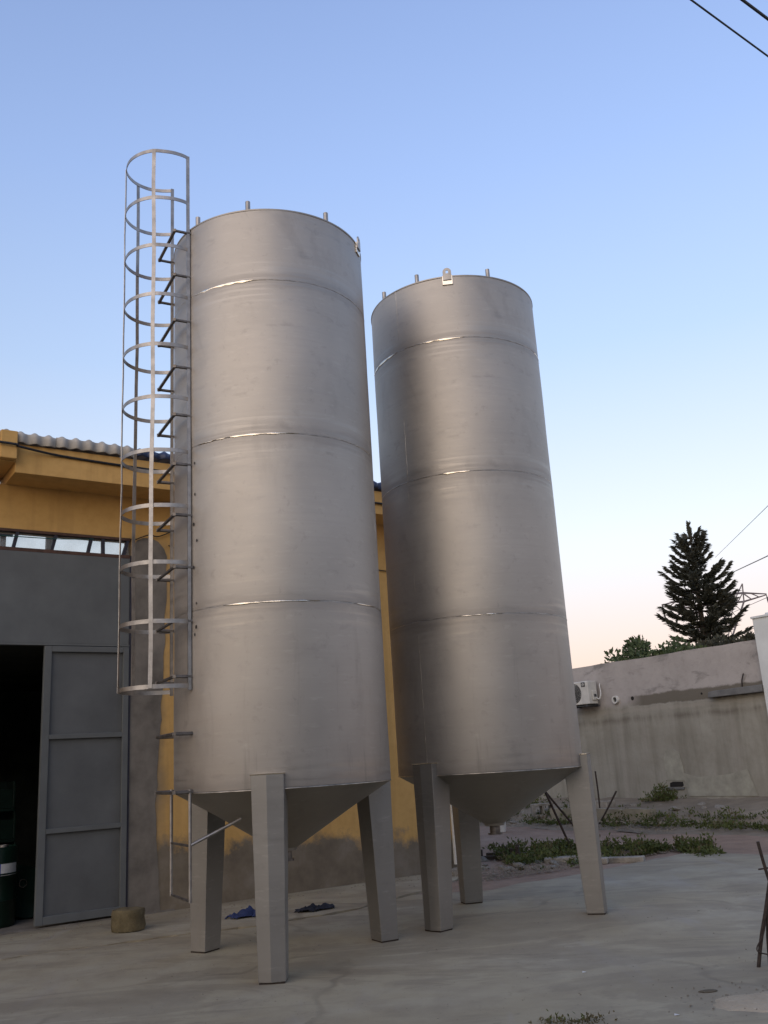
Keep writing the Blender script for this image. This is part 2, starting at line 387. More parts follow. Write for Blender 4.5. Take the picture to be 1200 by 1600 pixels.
# ================================================================== GROUND
g = MB()
xs = [-3000, -600, -150, -50, -20] + [-10 + .4*i for i in range(61)] + [20, 30, 60, 150, 600, 3000]
ys = [-3000, -400, -60, -15] + [-4 + .8*i for i in range(10)] + [4 + .4*i for i in range(72)] + [36, 45, 70, 150, 600, 3500]
for y in ys:
    for x in xs:
        near = -12 < x < 20 and -4 < y < 34
        g.v.append((x, y, -.045 + (.03*N3(x*.6, y*.6, 3) + .02*N3(x*1.7, y*1.7) if near else 0)))
nx = len(xs)
for j in range(len(ys)-1):
    for i in range(nx-1): g.face((j*nx+i, j*nx+i+1, (j+1)*nx+i+1, (j+1)*nx+i))
tag(g.build('dirt_ground', M_DIRT, smooth=80), kind='structure')

def ragged(poly, step=.08, amp=.07, seed=0, fr=2.0):
    out = []
    n = len(poly)
    for i in range(n):
        a = Vector(poly[i]).to_2d(); b = Vector(poly[(i+1) % n]).to_2d(); L = (b-a).length; k = max(1, int(L/step)); d = (b-a).normalized(); nn = Vector((-d.y, d.x))
        for j in range(k):
            p = a + (b-a)*j/k
            q = p + nn*amp*(N3(p.x*fr, p.y*fr, seed) + .5*N3(p.x*fr*4, p.y*fr*4, seed+5))
            out.append((q.x, q.y))
    return out
def slab(poly, z0, z1):
    m = MB(); n = len(poly)
    a = m.add([(x, y, z0) for x, y in poly]); b = m.add([(x, y, z1) for x, y in poly])
    m.face([b+i for i in range(n)])
    for i in range(n): m.face((a+i, a+(i+1) % n, b+(i+1) % n, b+i))
    return m
yard = [(-9, -3), (12, -3), (12, 11.2), (5.2, 14.1), (4.3, 15.0), (2.79, 13.64), (1.78, 12.85), (.97, 12.2), (.1, 12.2), (-.5, 11.35), (-1.42, 10.62), (-2.54, 10.18), (-3.89, 9.5), (-9, 7.2)]
tag(slab(ragged(yard, .1, .09, 1, 1.7), -.12, 0).build('concrete_yard', M_CONC), kind='structure')
strip = [(-9, 7.35), (-3.92, 9.65), (-2.58, 10.33), (-1.5, 10.75), (-.6, 11.5), (0, 12.4), (.55, 13.2), (1.2, 14.95), (.7, 14.8), (-3.1, 12.2), (-9, 8.15)]
tag(slab(ragged(strip, .08, .07, 7, 2.4), -.12, -.012).build('wall_foot_pavement', M_CONC), kind='structure')

# pale sand spilled on the yard, a low ragged mound
def mound(name, cx, cy, rx, ry, hgt, mat, seed, rot=0, z0=0, parent=None, n=40, rings=14):
    m = MB(); c0 = m.add([(cx, cy, z0+hgt)])
    prev = None
    for r in range(1, rings+1):
        t = r/rings; row = []
        for j in range(n):
            a = 2*math.pi*j/n; k = 1 + .28*N3(math.cos(a)*1.3, math.sin(a)*1.3, seed) + .12*N3(math.cos(a)*4, math.sin(a)*4, seed+3)
            x = rx*t*k*math.cos(a); y = ry*t*k*math.sin(a)
            X = cx + x*math.cos(rot) - y*math.sin(rot); Y = cy + x*math.sin(rot) + y*math.cos(rot)
            hz = hgt*(1-t*t) + hgt*.5*(1-t)*N3(X*5, Y*5, seed)
            row.append((X, Y, z0 + (hz if r < rings else -.01)))
        b = m.add(row)
        for j in range(n):
            if prev is None: m.face((c0, b+j, b+(j+1) % n))
            else: m.face((prev+j, b+j, b+(j+1) % n, prev+(j+1) % n))
        prev = b
    return m.build(name, mat, parent, smooth=80)
tag(mound('sand_patch', 2.44, 6.50, .60, .27, .03, M_SAND, 4, .12), kind='structure')

# ================================================================== SILOS
RAD = .986
ZS = [1.438, 2.986, 4.521, 6.068, 6.8226]
def cylpt(a, r, z): return (r*math.cos(a), r*math.sin(a), z)

def silo(name, label, loc, leg0, seams, seed, pipes, lugs):
    t = thing(name, label, 'silo', loc, 0, None)
    NS = 144
    for k in range(4):
        m = MB(); z0, z1 = ZS[k], ZS[k+1]; rows = []
        nr = 14
        prof = [(z0+.0005, -.006), (z0+.003, -.001), (z0+.005, 0)] + [(z0+.008+(z1-z0-.016)*i/nr, 0) for i in range(nr+1)] + [(z1-.005, 0), (z1-.003, -.001), (z1-.0005, -.006)]
        for z, dr in prof:
            row = []
            for j in range(NS):
                a = 2*math.pi*j/NS; x, y = math.cos(a), math.sin(a)
                edge = min(z-z0, z1-z)
                wv = .0045*N3(x*2.2+seed, y*2.2, z*1.1) + .0012*N3(x*5, y*5+seed, z*2.2)
                pull = 0        # shrink of the weld
                zz = z + (.006*N3(x*2.5, y*2.5, seed+9) if k == 3 and z > z1-.1 else 0)
                row.append(cylpt(a, RAD + wv + pull + dr, zz))
            rows.append(m.add(row))
        for a, b in zip(rows, rows[1:]):
            for j in range(NS): m.face((a+j, a+(j+1) % NS, b+(j+1) % NS, b+j))
        m.build('shell_course', M_STEEL, t, smooth=50)
    # weld seams: a lumpy bead, part of it ground bright
    for k in range(1, 4):
        m = MB(); pts = []; rr = []
        for j in range(220):
            a = 2*math.pi*j/220; pts.append(cylpt(a, RAD-.004, ZS[k] + .002*N3(math.cos(a)*5, math.sin(a)*5, k+seed)))
            rr.append(.0055 + .003*N3(math.cos(a)*22, math.sin(a)*22, k*3+seed))
        m.tube(pts, rr, 6, closed=True)
        sm = m.build('weld_seam', M_WELD, t, smooth=80)
        for (a0, a1, kk, th) in seams['ground']:
            if kk != k: continue
            m = MB(); n = max(6, int((a1-a0)/2)); A = []; B = []
            for i in range(n+1):
                a = R(a0+(a1-a0)*i/n); taper = min(1, 5*min(i, n-i)/n+.15)
                hw = th*taper*max(.15, .75+1.1*N3(i*.55, seed, k))
                A.append(cylpt(a, RAD+.0045, ZS[k]-hw)); B.append(cylpt(a, RAD+.0045, ZS[k]+hw*.6))
            ia = m.add(A); ib = m.add(B)
            mid = m.add([cylpt(R(a0+(a1-a0)*i/n), RAD+.0075, ZS[k]) for i in range(n+1)])
            for i in range(n):
                m.face((ia+i, ia+i+1, mid+i+1, mid+i)); m.face((mid+i, mid+i+1, ib+i+1, ib+i))
            m.build('ground_weld', M_WELDP, sm, smooth=80)
    for (ang, k0, k1) in seams['vertical']:
        m = MB(); pts = [cylpt(R(ang+.25*N3(q*.7, seed)), RAD-.003, ZS[k0]+(ZS[k1]-ZS[k0])*q/30) for q in range(31)]
        m.tube(pts, [.0042+.002*N3(q, seed) for q in range(31)], 6); m.build('weld_seam', M_VSEAM, t, smooth=80)
    # bottom rim bead
    m = MB(); m.tube([cylpt(2*math.pi*j/160, RAD+.000, ZS[0]-.003) for j in range(160)], .006, 6, closed=True); m.build('rim_bead', M_WELD, t, smooth=80)
    # roof: flat sheet with a shallow cone and a folded rim
    m = MB(); m.lathe([(RAD-.008, ZS[4]-.015), (RAD+.004, ZS[4]-.006), (RAD+.004, ZS[4]+.008), (RAD-.03, ZS[4]+.012), (.25, ZS[4]+.10), (.25, ZS[4]+.17), (.02, ZS[4]+.18)], 144, caps=(False, True))
    m.build('roof', M_CONE, t, smooth=40)
    # hopper cone and outlet
    m = MB(); m.lathe([(RAD-.004, ZS[0]+.01), (RAD-.002, ZS[0]-.006), (.62, 1.222), (.11, .905), (.10, .88)], 96, caps=(False, True)); hp = m.build('hopper', M_CONE, t, smooth=25)
    m = MB(); m.lathe([(.055, .90), (.055, .81), (.075, .81), (.075, .79), (.05, .79)], 24, caps=(False, True)); m.build('outlet', M_RUNG, hp, smooth=30)
    # legs: folded pentagonal box columns, inner side tapering
    RO = RAD + .075
    proto = None
    for k in range(3):
        a = leg0 + k*2*math.pi/3
        m = MB(); zt, zb = 1.555, .012
        def sec(z, wd, dp): return [(RO-dp, -wd/2, z), (RO-.012, -wd/2, z), (RO+.012, -.004, z), (RO-.012, wd/2, z), (RO-dp, wd/2, z)]
        Ms = Matrix.Rotation(a, 4, 'Z'); b = []
        for q in range(9):
            f = q/8; z = zt+(zb-zt)*f
            b.append(m.add([Ms @ Vector(p) + Vector((.002*N3(q, k, seed), .002*N3(q, k, seed+4), 0)) for p in sec(z, .272-.058*f, .27-.085*f)]))
        for i in range(8):
            for j in range(5): m.face((b[i]+j, b[i]+(j+1) % 5, b[i+1]+(j+1) % 5, b[i+1]+j))
        m.face([b[0]+j for j in range(5)]); m.face([b[8]+j for j in reversed(range(5))])
        lg = m.build('leg', M_LEG, t, bevel=.004)
        m = MB(); n0 = m.add([Ms @ Vector(p) for p in sec(1.552, .284, .10)]); n1 = m.add([Ms @ (Vector(p)+Vector((.006, 0, 0))) for p in sec(1.562, .284, .10)])
        m.face([n0+j for j in reversed(range(5))]); m.face([n1+j for j in range(5)])
        for j in range(5): m.face((n0+j, n0+(j+1) % 5, n1+(j+1) % 5, n1+j))
        m.build('cap_plate', M_WELDP, lg)
        m = MB(); m.box((RO-.180, -.100, 0), (RO-.006, .100, .014), Ms); m.build('base_plate', M_RUST, lg)
    # vent stubs on the roof rim
    for ang in pipes:
        m = MB(); c = cylpt(R(ang), RAD-.035, ZS[4]-.02)
        m.lathe([(.024, 0), (.024, .135), (.017, .135), (.017, .02)], 14, c, caps=(True, True)); m.build('vent_stub', M_LADDER, t, smooth=40)
    for ang in lugs:
        Mr = Matrix.Rotation(R(ang), 4, 'Z')
        m = MB(); m.box((RAD-.006, -.058, ZS[4]-.105), (RAD+.012, .058, ZS[4]+.012), Mr)
        lg = m.build('lifting_lug', M_WELDP, t, bevel=.003)
        # eye plate: half round plate with a hole
        m = MB(); n = 20; A = []; B = []
        for i in range(n+1):
            th = math.pi*i/n; A.append((.048*math.cos(th), ZS[4]+.045+.052*math.sin(th))); B.append((.014*math.cos(th), ZS[4]+.055+.014*math.sin(th)))
        A = [(.048, ZS[4]-.05)] + A + [(-.048, ZS[4]-.05)]; B = [(.014, ZS[4]+.03)] + B + [(-.014, ZS[4]+.03)]
        for x0 in (0, 1):
            pass
        ia = m.add([Mr @ Vector((RAD+.0135, y, z)) for y, z in A]); ib = m.add([Mr @ Vector((RAD+.0135, y, z)) for y, z in B])
        ja = m.add([Mr @ Vector((RAD+.0235, y, z)) for y, z in A]); jb = m.add([Mr @ Vector((RAD+.0235, y, z)) for y, z in B])
        L = len(A)
        for i in range(L-1):
            m.face((ia+i, ia+i+1, ib+i+1, ib+i)); m.face((ja+i, jb+i, jb+i+1, ja+i+1)); m.face((ia+i, ja+i, ja+i+1, ia+i+1)); m.face((ib+i, ib+i+1, jb+i+1, jb+i))
        m.face((ia, ib, ib+L-1, ia+L-1)); m.face((ja, ja+L-1, jb+L-1, jb)); m.face((ia, ia+L-1, ja+L-1, ja)); m.face((ib, jb, jb+L-1, ib+L-1))
        m.build('lug_eye', M_LADDER, lg)
    return t

S1 = silo('steel_silo', 'tall stainless steel silo with a caged ladder on its side, beside the ochre building', (-1.0718, 8.8494, 0), R(-90.4),
          {'ground': [(-130, -92, 3, .019), (-128, -70, 2, .010), (-112, -62, 1, .010), (-40, -20, 1, .006)], 'vertical': [(25, 0, 1), (-8, 1, 2), (60, 2, 3), (150, 3, 4)]}, 1.7,
          [-129.4, -94.4, -45.5, 60, 140], [-13.8, 166.2])
S2 = silo('steel_silo', 'tall stainless steel silo without a ladder, a lifting lug on its top rim', (.9715, 10.3552, 0), R(-135.3),
          {'ground': [(-124, -88, 3, .011), (-112, -92, 2, .011), (-108, -80, 1, .009), (-176, -136, 3, .014), (-28, -8, 3, .01)], 'vertical': [(-134.5, 0, 1), (-134.8, 1, 2), (-134.5, 2, 3), (-134.2, 3, 4)]}, 8.3,
          [-149, -117.3, -67.1, 30, 110], [-95.9, 84])

# ---- weld burn marks, stains on the first silo's shell
for ang, z, s_ in [(-130.8, 4.06, .011), (-132, 3.78, .014), (-129.4, 3.62, .012), (-132.2, 3.38, .014), (-130, 3.05, .009), (-130.3, 2.84, .014), (-131.4, 2.775, .012), (-131, 4.36, .010)]:
    m = MB(); n = 10
    c = m.add([cylpt(R(ang), RAD+.0062, z)])
    b = m.add([cylpt(R(ang)+s_*.75*math.cos(2*math.pi*i/n)*(1+.3*N3(i, z)), RAD+.0058, z+s_*1.3*math.sin(2*math.pi*i/n)*(1+.3*N3(i, z, 3))) for i in range(n)])
    for i in range(n): m.face((c, b+i, b+(i+1) % n))
    m.build('burn_mark', M_BURN, S1)

# ---- caged ladder of the first silo
def pol(r, a, z): return Vector(cylpt(R(a), r, z))
A_N, A_F = -134.6, -169.0
midn = Vector((math.cos(R((A_N+A_F)/2)), math.sin(R((A_N+A_F)/2)), 0))
def bar(p, q, wx, wy, name, mat, facing):
    # rectangular flat bar from p to q, wide side along facing x axis
    p = Vector(p); q = Vector(q); d = (q-p).normalized(); f = facing - d*facing.dot(d); f.normalize(); s_ = d.cross(f)
    m = MB(); pts = []
    for e in (p, q): pts += [e - s_*wx/2 - f*wy/2, e + s_*wx/2 - f*wy/2, e + s_*wx/2 + f*wy/2, e - s_*wx/2 + f*wy/2]
    n = m.add(pts)
    for j in range(4): m.face((n+j, n+(j+1) % 4, n+4+(j+1) % 4, n+4+j))
    m.face((n+3, n+2, n+1, n)); m.face((n+4, n+5, n+6, n+7))
    return m.build(name, mat, S1)
RS = RAD + .022
bar(pol(RS, A_N, 2.30), pol(RS, A_N, 7.66), .022, .03, 'ladder_rail', M_LADDER, midn)
bar(pol(RS, A_F, 2.30), pol(RS, A_F, 7.66), .022, .03, 'ladder_rail', M_LADDER, midn)
RZ = [6.779-.4848*i for i in range(12)]
def rung(z):
    m = MB(); a = pol(RS-.03, A_N+.6, z); d = pol(RS-.03, A_F-.6, z); s_ = .165
    m.tube([a, a+midn*s_*.97, ], .0155, 6)
    m.tube([a+midn*s_, d+midn*s_], .0155, 6)
    m.tube([d+midn*s_*.97, d], .0155, 6)
    m.box((-.014, -.014, -.014), (.014, .014, .014), Matrix.Translation(a+midn*s_)); m.box((-.014, -.014, -.014), (.014, .014, .014), Matrix.Translation(d+midn*s_))
    return m.build('ladder_rung', M_RUNG, S1)
for z in RZ[:-1]: rung(z)
rung(1.45)
hpx = [(-.70, -.715), (-.751, -.768), (-.836, -.819), (-.926, -.848), (-1.012, -.864), (-1.123, -.842), (-1.216, -.795), (-1.295, -.725), (-1.35, -.638), (-1.378, -.55), (-1.376, -.455), (-1.343, -.36), (-1.285, -.285), (-1.205, -.228), (-1.09, -.195), (-.985, -.19)]
hp = [(math.hypot(x, y), math.degrees(math.atan2(y, x))) for x, y in hpx]
HZ = [7.644-.5275*i for i in range(10)] + [2.335]
for i, z in enumerate(HZ):
    jig = .012*N3(i*1.7, 2)
    MB().ribbon(catmull([pol(r+(jig if 1.1 < r else 0), a, z+.01*N3(i, r)) for r, a in hp], 3), .006, .037).build('cage_hoop', M_LADDER, S1, smooth=30)
for r, a, wd in ((1.331, -139.5, .036), (1.484, -158.2, .036), (1.353, -166.3, .036)):
    P = [pol(r+.012*N3(q*.5, a), a+.25*N3(q*.6, a, 2), 2.32+(7.665-2.32)*q/14) for q in range(15)]
    out = pol(1, a, 0) - midn*.2; c0 = midn*1.17; m = MB()
    tang = (Vector((P[0].x, P[0].y, 0))-c0).normalized(); sd = Vector((-tang.y, tang.x, 0)); prev = None
    for p in P:
        p = p + tang*.0055
        n = m.add([p-sd*wd/2-tang*.0025, p+sd*wd/2-tang*.0025, p+sd*wd/2+tang*.0025, p-sd*wd/2+tang*.0025])
        if prev is not None:
            for j in range(4): m.face((prev+j, prev+(j+1) % 4, n+(j+1) % 4, n+j))
        else: m.face((n+3, n+2, n+1, n))
        prev = n
    m.face((prev, prev+1, prev+2, prev+3)); m.build('cage_bar', M_LADDER, S1)
# lower hanging ladder section
MB().tube([pol(RS, A_N, 1.47), pol(RS, A_N, .575)], .0145, 8).build('ladder_rail', M_LADDER, S1, smooth=40)
MB().tube([pol(RS, A_F, 1.47), pol(RS, A_F, .575)], .0145, 8).build('ladder_rail', M_LADDER, S1, smooth=40)
for z in (1.015, .585): MB().tube([pol(RS, A_N, z), pol(RS, A_F, z)], .011, 8).build('ladder_rung', M_RUNG, S1, smooth=40)
# stay from the lower ladder to the hopper and far leg
MB().tube([pol(RS, A_N, 1.02), pol(.62, -120, 1.20)], .014, 8).build('ladder_stay', M_LADDER, S1, smooth=40)

# ================================================================== OCHRE BUILDING
TH = R(34.5)
B = thing('workshop_building', 'ochre rendered workshop with grey steel door and corrugated roof edge', 'building', (-3.2, 12.0, -.03), TH)
S0, S9 = -9.0, 4.86           # ends of the facade along the wall
DL, DR = -4.2, -.20           # door opening
DEEP = 7.0
m = MB()
m.box((DR, 0, 0), (S9, .3, 5.24)); m.box((S0, 0, 0), (DL, .3, 5.24)); m.box((DL, 0, 4.68), (DR, .3, 5.24))
m.box((S9-.3, .3, 0), (S9, DEEP, 5.24)); m.box((S0, .3, 0), (S0+.3, DEEP, 3.4))
m.build('wall', M_YEL, B)
# eave: soffit block and fascia
m = MB(); m.box((-1.82, -.54, 5.238), (S9+.1, .29, 5.60)); m.build('eave', M_YEL, B, bevel=.006)
m = MB(); m.box((S0, -.56, 5.36), (-1.825, .29, 5.61)); m.build('eave', M_YEL, B, bevel=.006)
m = MB(); m.box((-2.02, -.66, 5.37), (-1.83, -.562, 5.72)); m.build('eave_block', M_YEL, B, bevel=.01)
# interior box: ceiling, back wall, floor
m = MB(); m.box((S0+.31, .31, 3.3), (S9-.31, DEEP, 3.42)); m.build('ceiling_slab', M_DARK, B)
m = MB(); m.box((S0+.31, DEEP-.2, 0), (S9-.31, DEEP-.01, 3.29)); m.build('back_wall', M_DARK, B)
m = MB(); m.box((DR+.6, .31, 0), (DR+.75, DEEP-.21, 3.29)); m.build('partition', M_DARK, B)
m = MB(); m.box((S0+.31, -.02, -.05), (DR+.59, DEEP-.21, .035)); m.build('floor', M_CEM, B)
# cement jamb, plastered over the paint with a ragged outline
left = [(DR+.004, 0.0), (DR+.004, 4.50)]
arch = [(DR+.02, 4.58), (-.13, 4.66), (-.04, 4.70), (.08, 4.70), (.17, 4.66), (.25, 4.57), (.28, 4.46)]
right = [(.28, 4.3), (.27, 4.0), (.265, 3.6), (.25, 3.2), (.235, 2.8), (.215, 2.4), (.19, 2.0), (.165, 1.6), (.15, 1.2), (.16, .8), (.19, .4), (.22, 0)]
outline = left + arch + right
fine = []
for i in range(len(outline)):
    a = Vector(outline[i]); b = Vector(outline[(i+1) % len(outline)])
    k = 1 if i in (0, len(outline)-1) else 5
    for j in range(k):
        p = a+(b-a)*j/k; fine.append((p.x + (.022*N3(p.x*5, p.y*5)+.008*N3(p.x*21, p.y*21) if i > 1 and i < len(outline)-1 else 0), p.y))
m = MB(); m.prism(fine, -.007, .004); m.build('cement_jamb', M_CEM, B)
# door leaf: frame and three panels
LL, LR, LT = -1.27, -.225, 3.235
leaf = MB(); leaf.box((LL, -.035, .06), (LL+.085, .03, LT)); leaf.box((LR-.07, -.035, .06), (LR, .03, LT))
for z0, z1 in ((.06, .15), (1.045, 1.10), (2.12, 2.175), (LT-.07, LT)): leaf.box((LL+.086, -.033, z0), (LR-.071, .03, z1))
lf = leaf.build('door_leaf', M_DOOR, B, bevel=.004)
for z0, z1 in ((.151, 1.044), (1.101, 2.119), (2.176, LT-.071)):
    m = MB(); n = 8; idx = []
    for j in range(n+1):
        for i in range(n+1):
            x = LL+.087+(LR-.072-LL-.087)*i/n; z = z0+(z1-z0)*j/n
            m.v.append((x, .008+.004*N3(x*2, z*2, z0), z))
    for j in range(n):
        for i in range(n): m.face((j*(n+1)+i, j*(n+1)+i+1, (j+1)*(n+1)+i+1, (j+1)*(n+1)+i))
    m.build('door_panel', M_DOORP, lf, smooth=60)
m = MB(); m.box((DR-.02, -.02, 0), (DR+.002, .1, 4.44)); m.build('door_post', M_FRAME, B)
# fixed sheet above the door and its ledge
m = MB(); m.box((DL, -.012, 3.27), (DR-.021, .05, 4.40)); m.build('over_door_panel', M_DOOR, B, bevel=.004)
m = MB(); m.box((DL, -.03, 3.243), (DR-.021, .06, 3.268)); m.build('door_head', M_DOOR, B)
# window strip
m = MB(); m.box((DL, -.01, 4.402), (DR-.021, .08, 4.445)); m.build('window_sill', M_RUSTBEAM, B)
m = MB(); m.box((DL, -.008, 4.645), (DR-.021, .09, 4.679)); m.build('window_head', M_RUSTBEAM, B)
bars = [(-3.3, 0.03), (-2.5, 0.03), (-1.68, .04), (-1.22, .045), (-.765, .04), (-.57, -.005), (-.305, .06)]
for s_, sh in bars:
    m = MB(); m.prism([(s_-.02, 4.446), (s_+.02, 4.446), (s_+.02+sh, 4.644), (s_-.02+sh, 4.644)], .0, .05); m.build('window_bar', M_FRAME, B)
bs = [(DL, 0)] + bars + [(DR-.021, 0)]
for (a, sa), (b, sb) in zip(bs, bs[1:]):
    m = MB(); m.prism([(a+.001, 4.447), (b-.001, 4.447), (b+sb-.001, 4.643), (a+sa+.001, 4.643)], .053, .058); m.build('window_pane', M_PANE, B)
m = MB(); m.box((-3.0, .02, 4.585), (-1.69, .05, 4.61)); m.build('window_bar', M_FRAME, B)
# roof trusses behind the strip
for s_ in (-3.4, -1.2, 1.0, 3.2):
    m = MB(); m.box((s_, .35, 3.42), (s_+.08, .43, 5.7)); m.build('roof_post', M_FRAME, B)
    m = MB(); m.box((s_, 3.2, 3.42), (s_+.08, 3.28, 6.2)); m.build('roof_post', M_FRAME, B)
# corrugated roof sheets, edge bent down over the eave
def sheet(s0, s1, mat, z=5.60, hang=.13, k=0, hi=5.755):
    m = MB(); n = int((s1-s0)/.018); cols = []
    for i in range(n+1):
        s_ = s0+(s1-s0)*i/n; wv = .024*math.sin(2*math.pi*s_/.165) + .008*N3(s_*6, k)
        top = hi+.014*N3(s_*3, k*2.1)
        prof = [(-.60-wv, top-hang-.02*abs(N3(s_*8, k, 4))), (-.60-wv, top-.05), (-.585-wv*.7, top-.015), (-.55, top+wv*.9), (.5, top+.16+wv), (3.4, top+.60+wv)]
        cols.append(m.add([(s_, y, zz) for y, zz in prof] + [(s_, y+.008, zz-.008) for y, zz in prof]))
    for a, b in zip(cols, cols[1:]):
        for q in range(5): m.face((a+q, b+q, b+q+1, a+q+1)); m.face((a+6+q, a+7+q, b+7+q, b+6+q))
        m.face((a, a+6, b+6, b)); m.face((a+5, b+5, b+11, a+11))
    return m.build('roof_sheet', mat, B, smooth=50)
e = [-9, -7.9, -6.8, -5.7, -4.6, -3.5, -2.42, -1.36, -.36]
for i, (a, b) in enumerate(zip(e, e[1:])): sheet(a, b-.004, M_TIN, k=i+1, hi=5.745+.008*((i*7) % 3))
e = [-.36, .9, 2.2, 3.5, 5.05]
for i, (a, b) in enumerate(zip(e, e[1:])): sheet(a+.003, b-.003, M_BLUE, k=i+20, hang=.09, hi=5.735)
# black cable clipped along the fascia, thin wires beside the jamb
MB().tube(catmull([(-4, -.575, 5.56), (-2.05, -.69, 5.545), (-1.8, -.665, 5.525), (-1.3, -.562, 5.51), (-.5, -.562, 5.485), (.4, -.562, 5.47), (2.5, -.562, 5.42), (4.8, -.562, 5.38)], 6), .016, 6).build('fascia_cable', M_CABLE, B, smooth=60)
MB().tube(catmull([(-.16, -.03, 4.66), (.02, -.05, 4.735), (.16, -.04, 4.73), (.5, -.02, 4.86), (1.2, -.02, 4.93), (2.4, -.02, 4.70), (3.5, -.02, 4.52), (4.8, -.02, 4.44)], 6), .008, 5).build('wall_cable', M_CABLE, B, smooth=60)
MB().tube(catmull([(.3, -.02, 4.62), (.55, -.03, 4.57), (1.4, -.02, 4.6), (3, -.02, 4.55)], 6), .007, 5).build('wall_cable', M_CABLE, B, smooth=60)
MB().tube(catmull([(-3.0, .07, 4.60), (-1.9, -.03, 4.575), (-1.2, -.03, 4.585), (-.7, .0, 4.63)], 6), .006, 5).build('wall_cable', plain('green_cable', (.02, .09, .08), .5), B, smooth=60)
# downpipe at the far corner
MB().tube([(4.75, -.07, 5.2), (4.75, -.07, .1)], .03, 10).build('downpipe', M_PIPE, B, smooth=40)

# ---- inside the door
BM = B.matrix_basis.copy()
BM = Matrix.Translation((-3.2, 12.0, -.03)) @ Matrix.Rotation(TH, 4, 'Z')
def bloc(s_, y, z): return BM @ Vector((s_, y, z))
d = thing('oil_drum', 'upright dark green drum with white label just inside the door', 'drum', bloc(-1.62, .66, .035), TH)
m = MB(); m.lathe([(.27, 0), (.285, .012), (.285, .28), (.297, .295), (.285, .31), (.285, .57), (.297, .585), (.285, .6), (.285, .86), (.27, .885), (.262, .868), (.03, .868)], 40); m.build('body', M_GREEN, d, smooth=40)
m = MB()
for j in range(9): pass
A = m.add([(.289*math.sin(a), -.289*math.cos(a), .57) for a in [R(2+7*i) for i in range(9)]]); Bq = m.add([(.289*math.sin(a), -.289*math.cos(a), .70) for a in [R(2+7*i) for i in range(9)]])
for i in range(8): m.face((A+i, A+i+1, Bq+i+1, Bq+i), 1 if i < 1 else 0)
m.build('paper_label', [M_WHITE, M_BLUEP], d, smooth=60)
m = MB(); m.lathe([(.055, .868), (.055, .905), (.04, .905), (.04, .88)], 20, (.1, -.12, 0)); m.build('bung', M_LADDER, d, smooth=30)
d2 = thing('oil_drum', 'dark green drum lying on its side with a bright ring bung', 'drum', bloc(-1.13, 1.28, .335), TH)
Mx = Matrix.Rotation(R(90), 4, 'X')
m = MB(); m.lathe([(.03, .42), (.27, .42), (.285, .43), (.297, .14), (.285, .12), (.285, -.2), (.285, -.43), (.27, -.44)], 36, M=Mx); m.build('body', M_GREEN, d2, smooth=40)
m = MB(); m.tube([Mx @ Vector((.045*math.cos(a)-.08, .045*math.sin(a)+.12, .432)) for a in [2*math.pi*i/20 for i in range(20)]], .011, 6, closed=True); m.build('bung_ring', M_WELDP, d2, smooth=60)
d3 = thing('crate_stack', 'stack of dark green plastic crates deep inside the workshop', 'crates', bloc(-1.25, 2.7, .035), TH)
for i in range(4):
    m = MB(); z = .41*i; a_ = .02*((i*5) % 3-1)
    m.box((-.3+a_, -.2, z), (.3+a_, .2, z+.04)); 
    for s_ in (-.3, .27): m.box((s_+a_, -.2, z+.041), (s_+.03+a_, .2, z+.405))
    for y in (-.2, .17): m.box((-.269+a_, y, z+.041), (.269+a_, y+.03, z+.30 if y < 0 else z+.405))
    m.build('crate', M_GREEN, d3, bevel=.006)

# ---- small things along the foot of the building
P = bloc(-.18, 0, 0)
st = MB(); n = 24; rows = []
for (r, z) in [(.10, .0), (.175, .012), (.185, .06), (.18, .15), (.185, .19), (.17, .225), (.11, .235), (.02, .232)]:
    rows.append(st.add([(r*(1+.09*N3(math.cos(2*math.pi*j/n)*2, math.sin(2*math.pi*j/n)*2, z*9))*math.cos(2*math.pi*j/n), r*.9*(1+.09*N3(math.cos(2*math.pi*j/n)*2, math.sin(2*math.pi*j/n)*2, z*9+4))*math.sin(2*math.pi*j/n), z+.01*N3(j, z*7)) for j in range(n)]))
for a, b in zip(rows, rows[1:]):
    for j in range(n): st.face((a+j, a+(j+1) % n, b+(j+1) % n, b+j))
st.face([rows[-1]+j for j in range(n)]); st.face([rows[0]+j for j in reversed(range(n))])
o = st.build('stone_block', M_STUMP, smooth=45); o.location = (-3.06, 10.86, -.016); tag(o, 'squat rounded tan stone lying by the foot of the grey door', 'stone')

def rag(name, loc, rx, ry, hgt, mat, seed, label):
    m = MB(); n = 26
    idx = {}
    for j in range(n+1):
        for i in range(n+1):
            u = i/n*2-1; v = j/n*2-1; rr = math.hypot(u, v)
            k = 1+.3*N3(u*2, v*2, seed)
            z = max(0, hgt*(1-rr*rr*.9)*(.55+.9*N3(u*2.6, v*2.6, seed+2)) + .35*hgt*N3(u*7, v*7, seed)) if rr < .95 else 0
            idx[i, j] = m.add([(u*rx*k, v*ry*k, z+.006)])
    for j in range(n):
        for i in range(n):
            u = (i+.5)/n*2-1; v = (j+.5)/n*2-1
            if math.hypot(u, v) < .86+.25*N3(u*3, v*3, seed+7): m.face((idx[i, j], idx[i+1, j], idx[i+1, j+1], idx[i, j+1]))
    o = m.build(name, mat, smooth=70); o.location = loc; o.rotation_euler = (0, 0, .5)
    sd_ = o.modifiers.new('cloth', 'SOLIDIFY'); sd_.thickness = .006
    return tag(o, label, 'cloth')
rag('crumpled_cloth', (-1.83, 11.36, -.012), .26, .14, .10, plain('blue_cloth', (.03, .045, .125), .85, 0, .3, 10), 2, 'crumpled blue cloth on the ground between the silo legs')
rag('crumpled_cloth', (-1.08, 11.5, -.012), .26, .12, .07, plain('black_cloth', (.018, .02, .03), .85, 0, .3, 10), 9, 'dark crumpled rag on the ground behind the laddered silo')

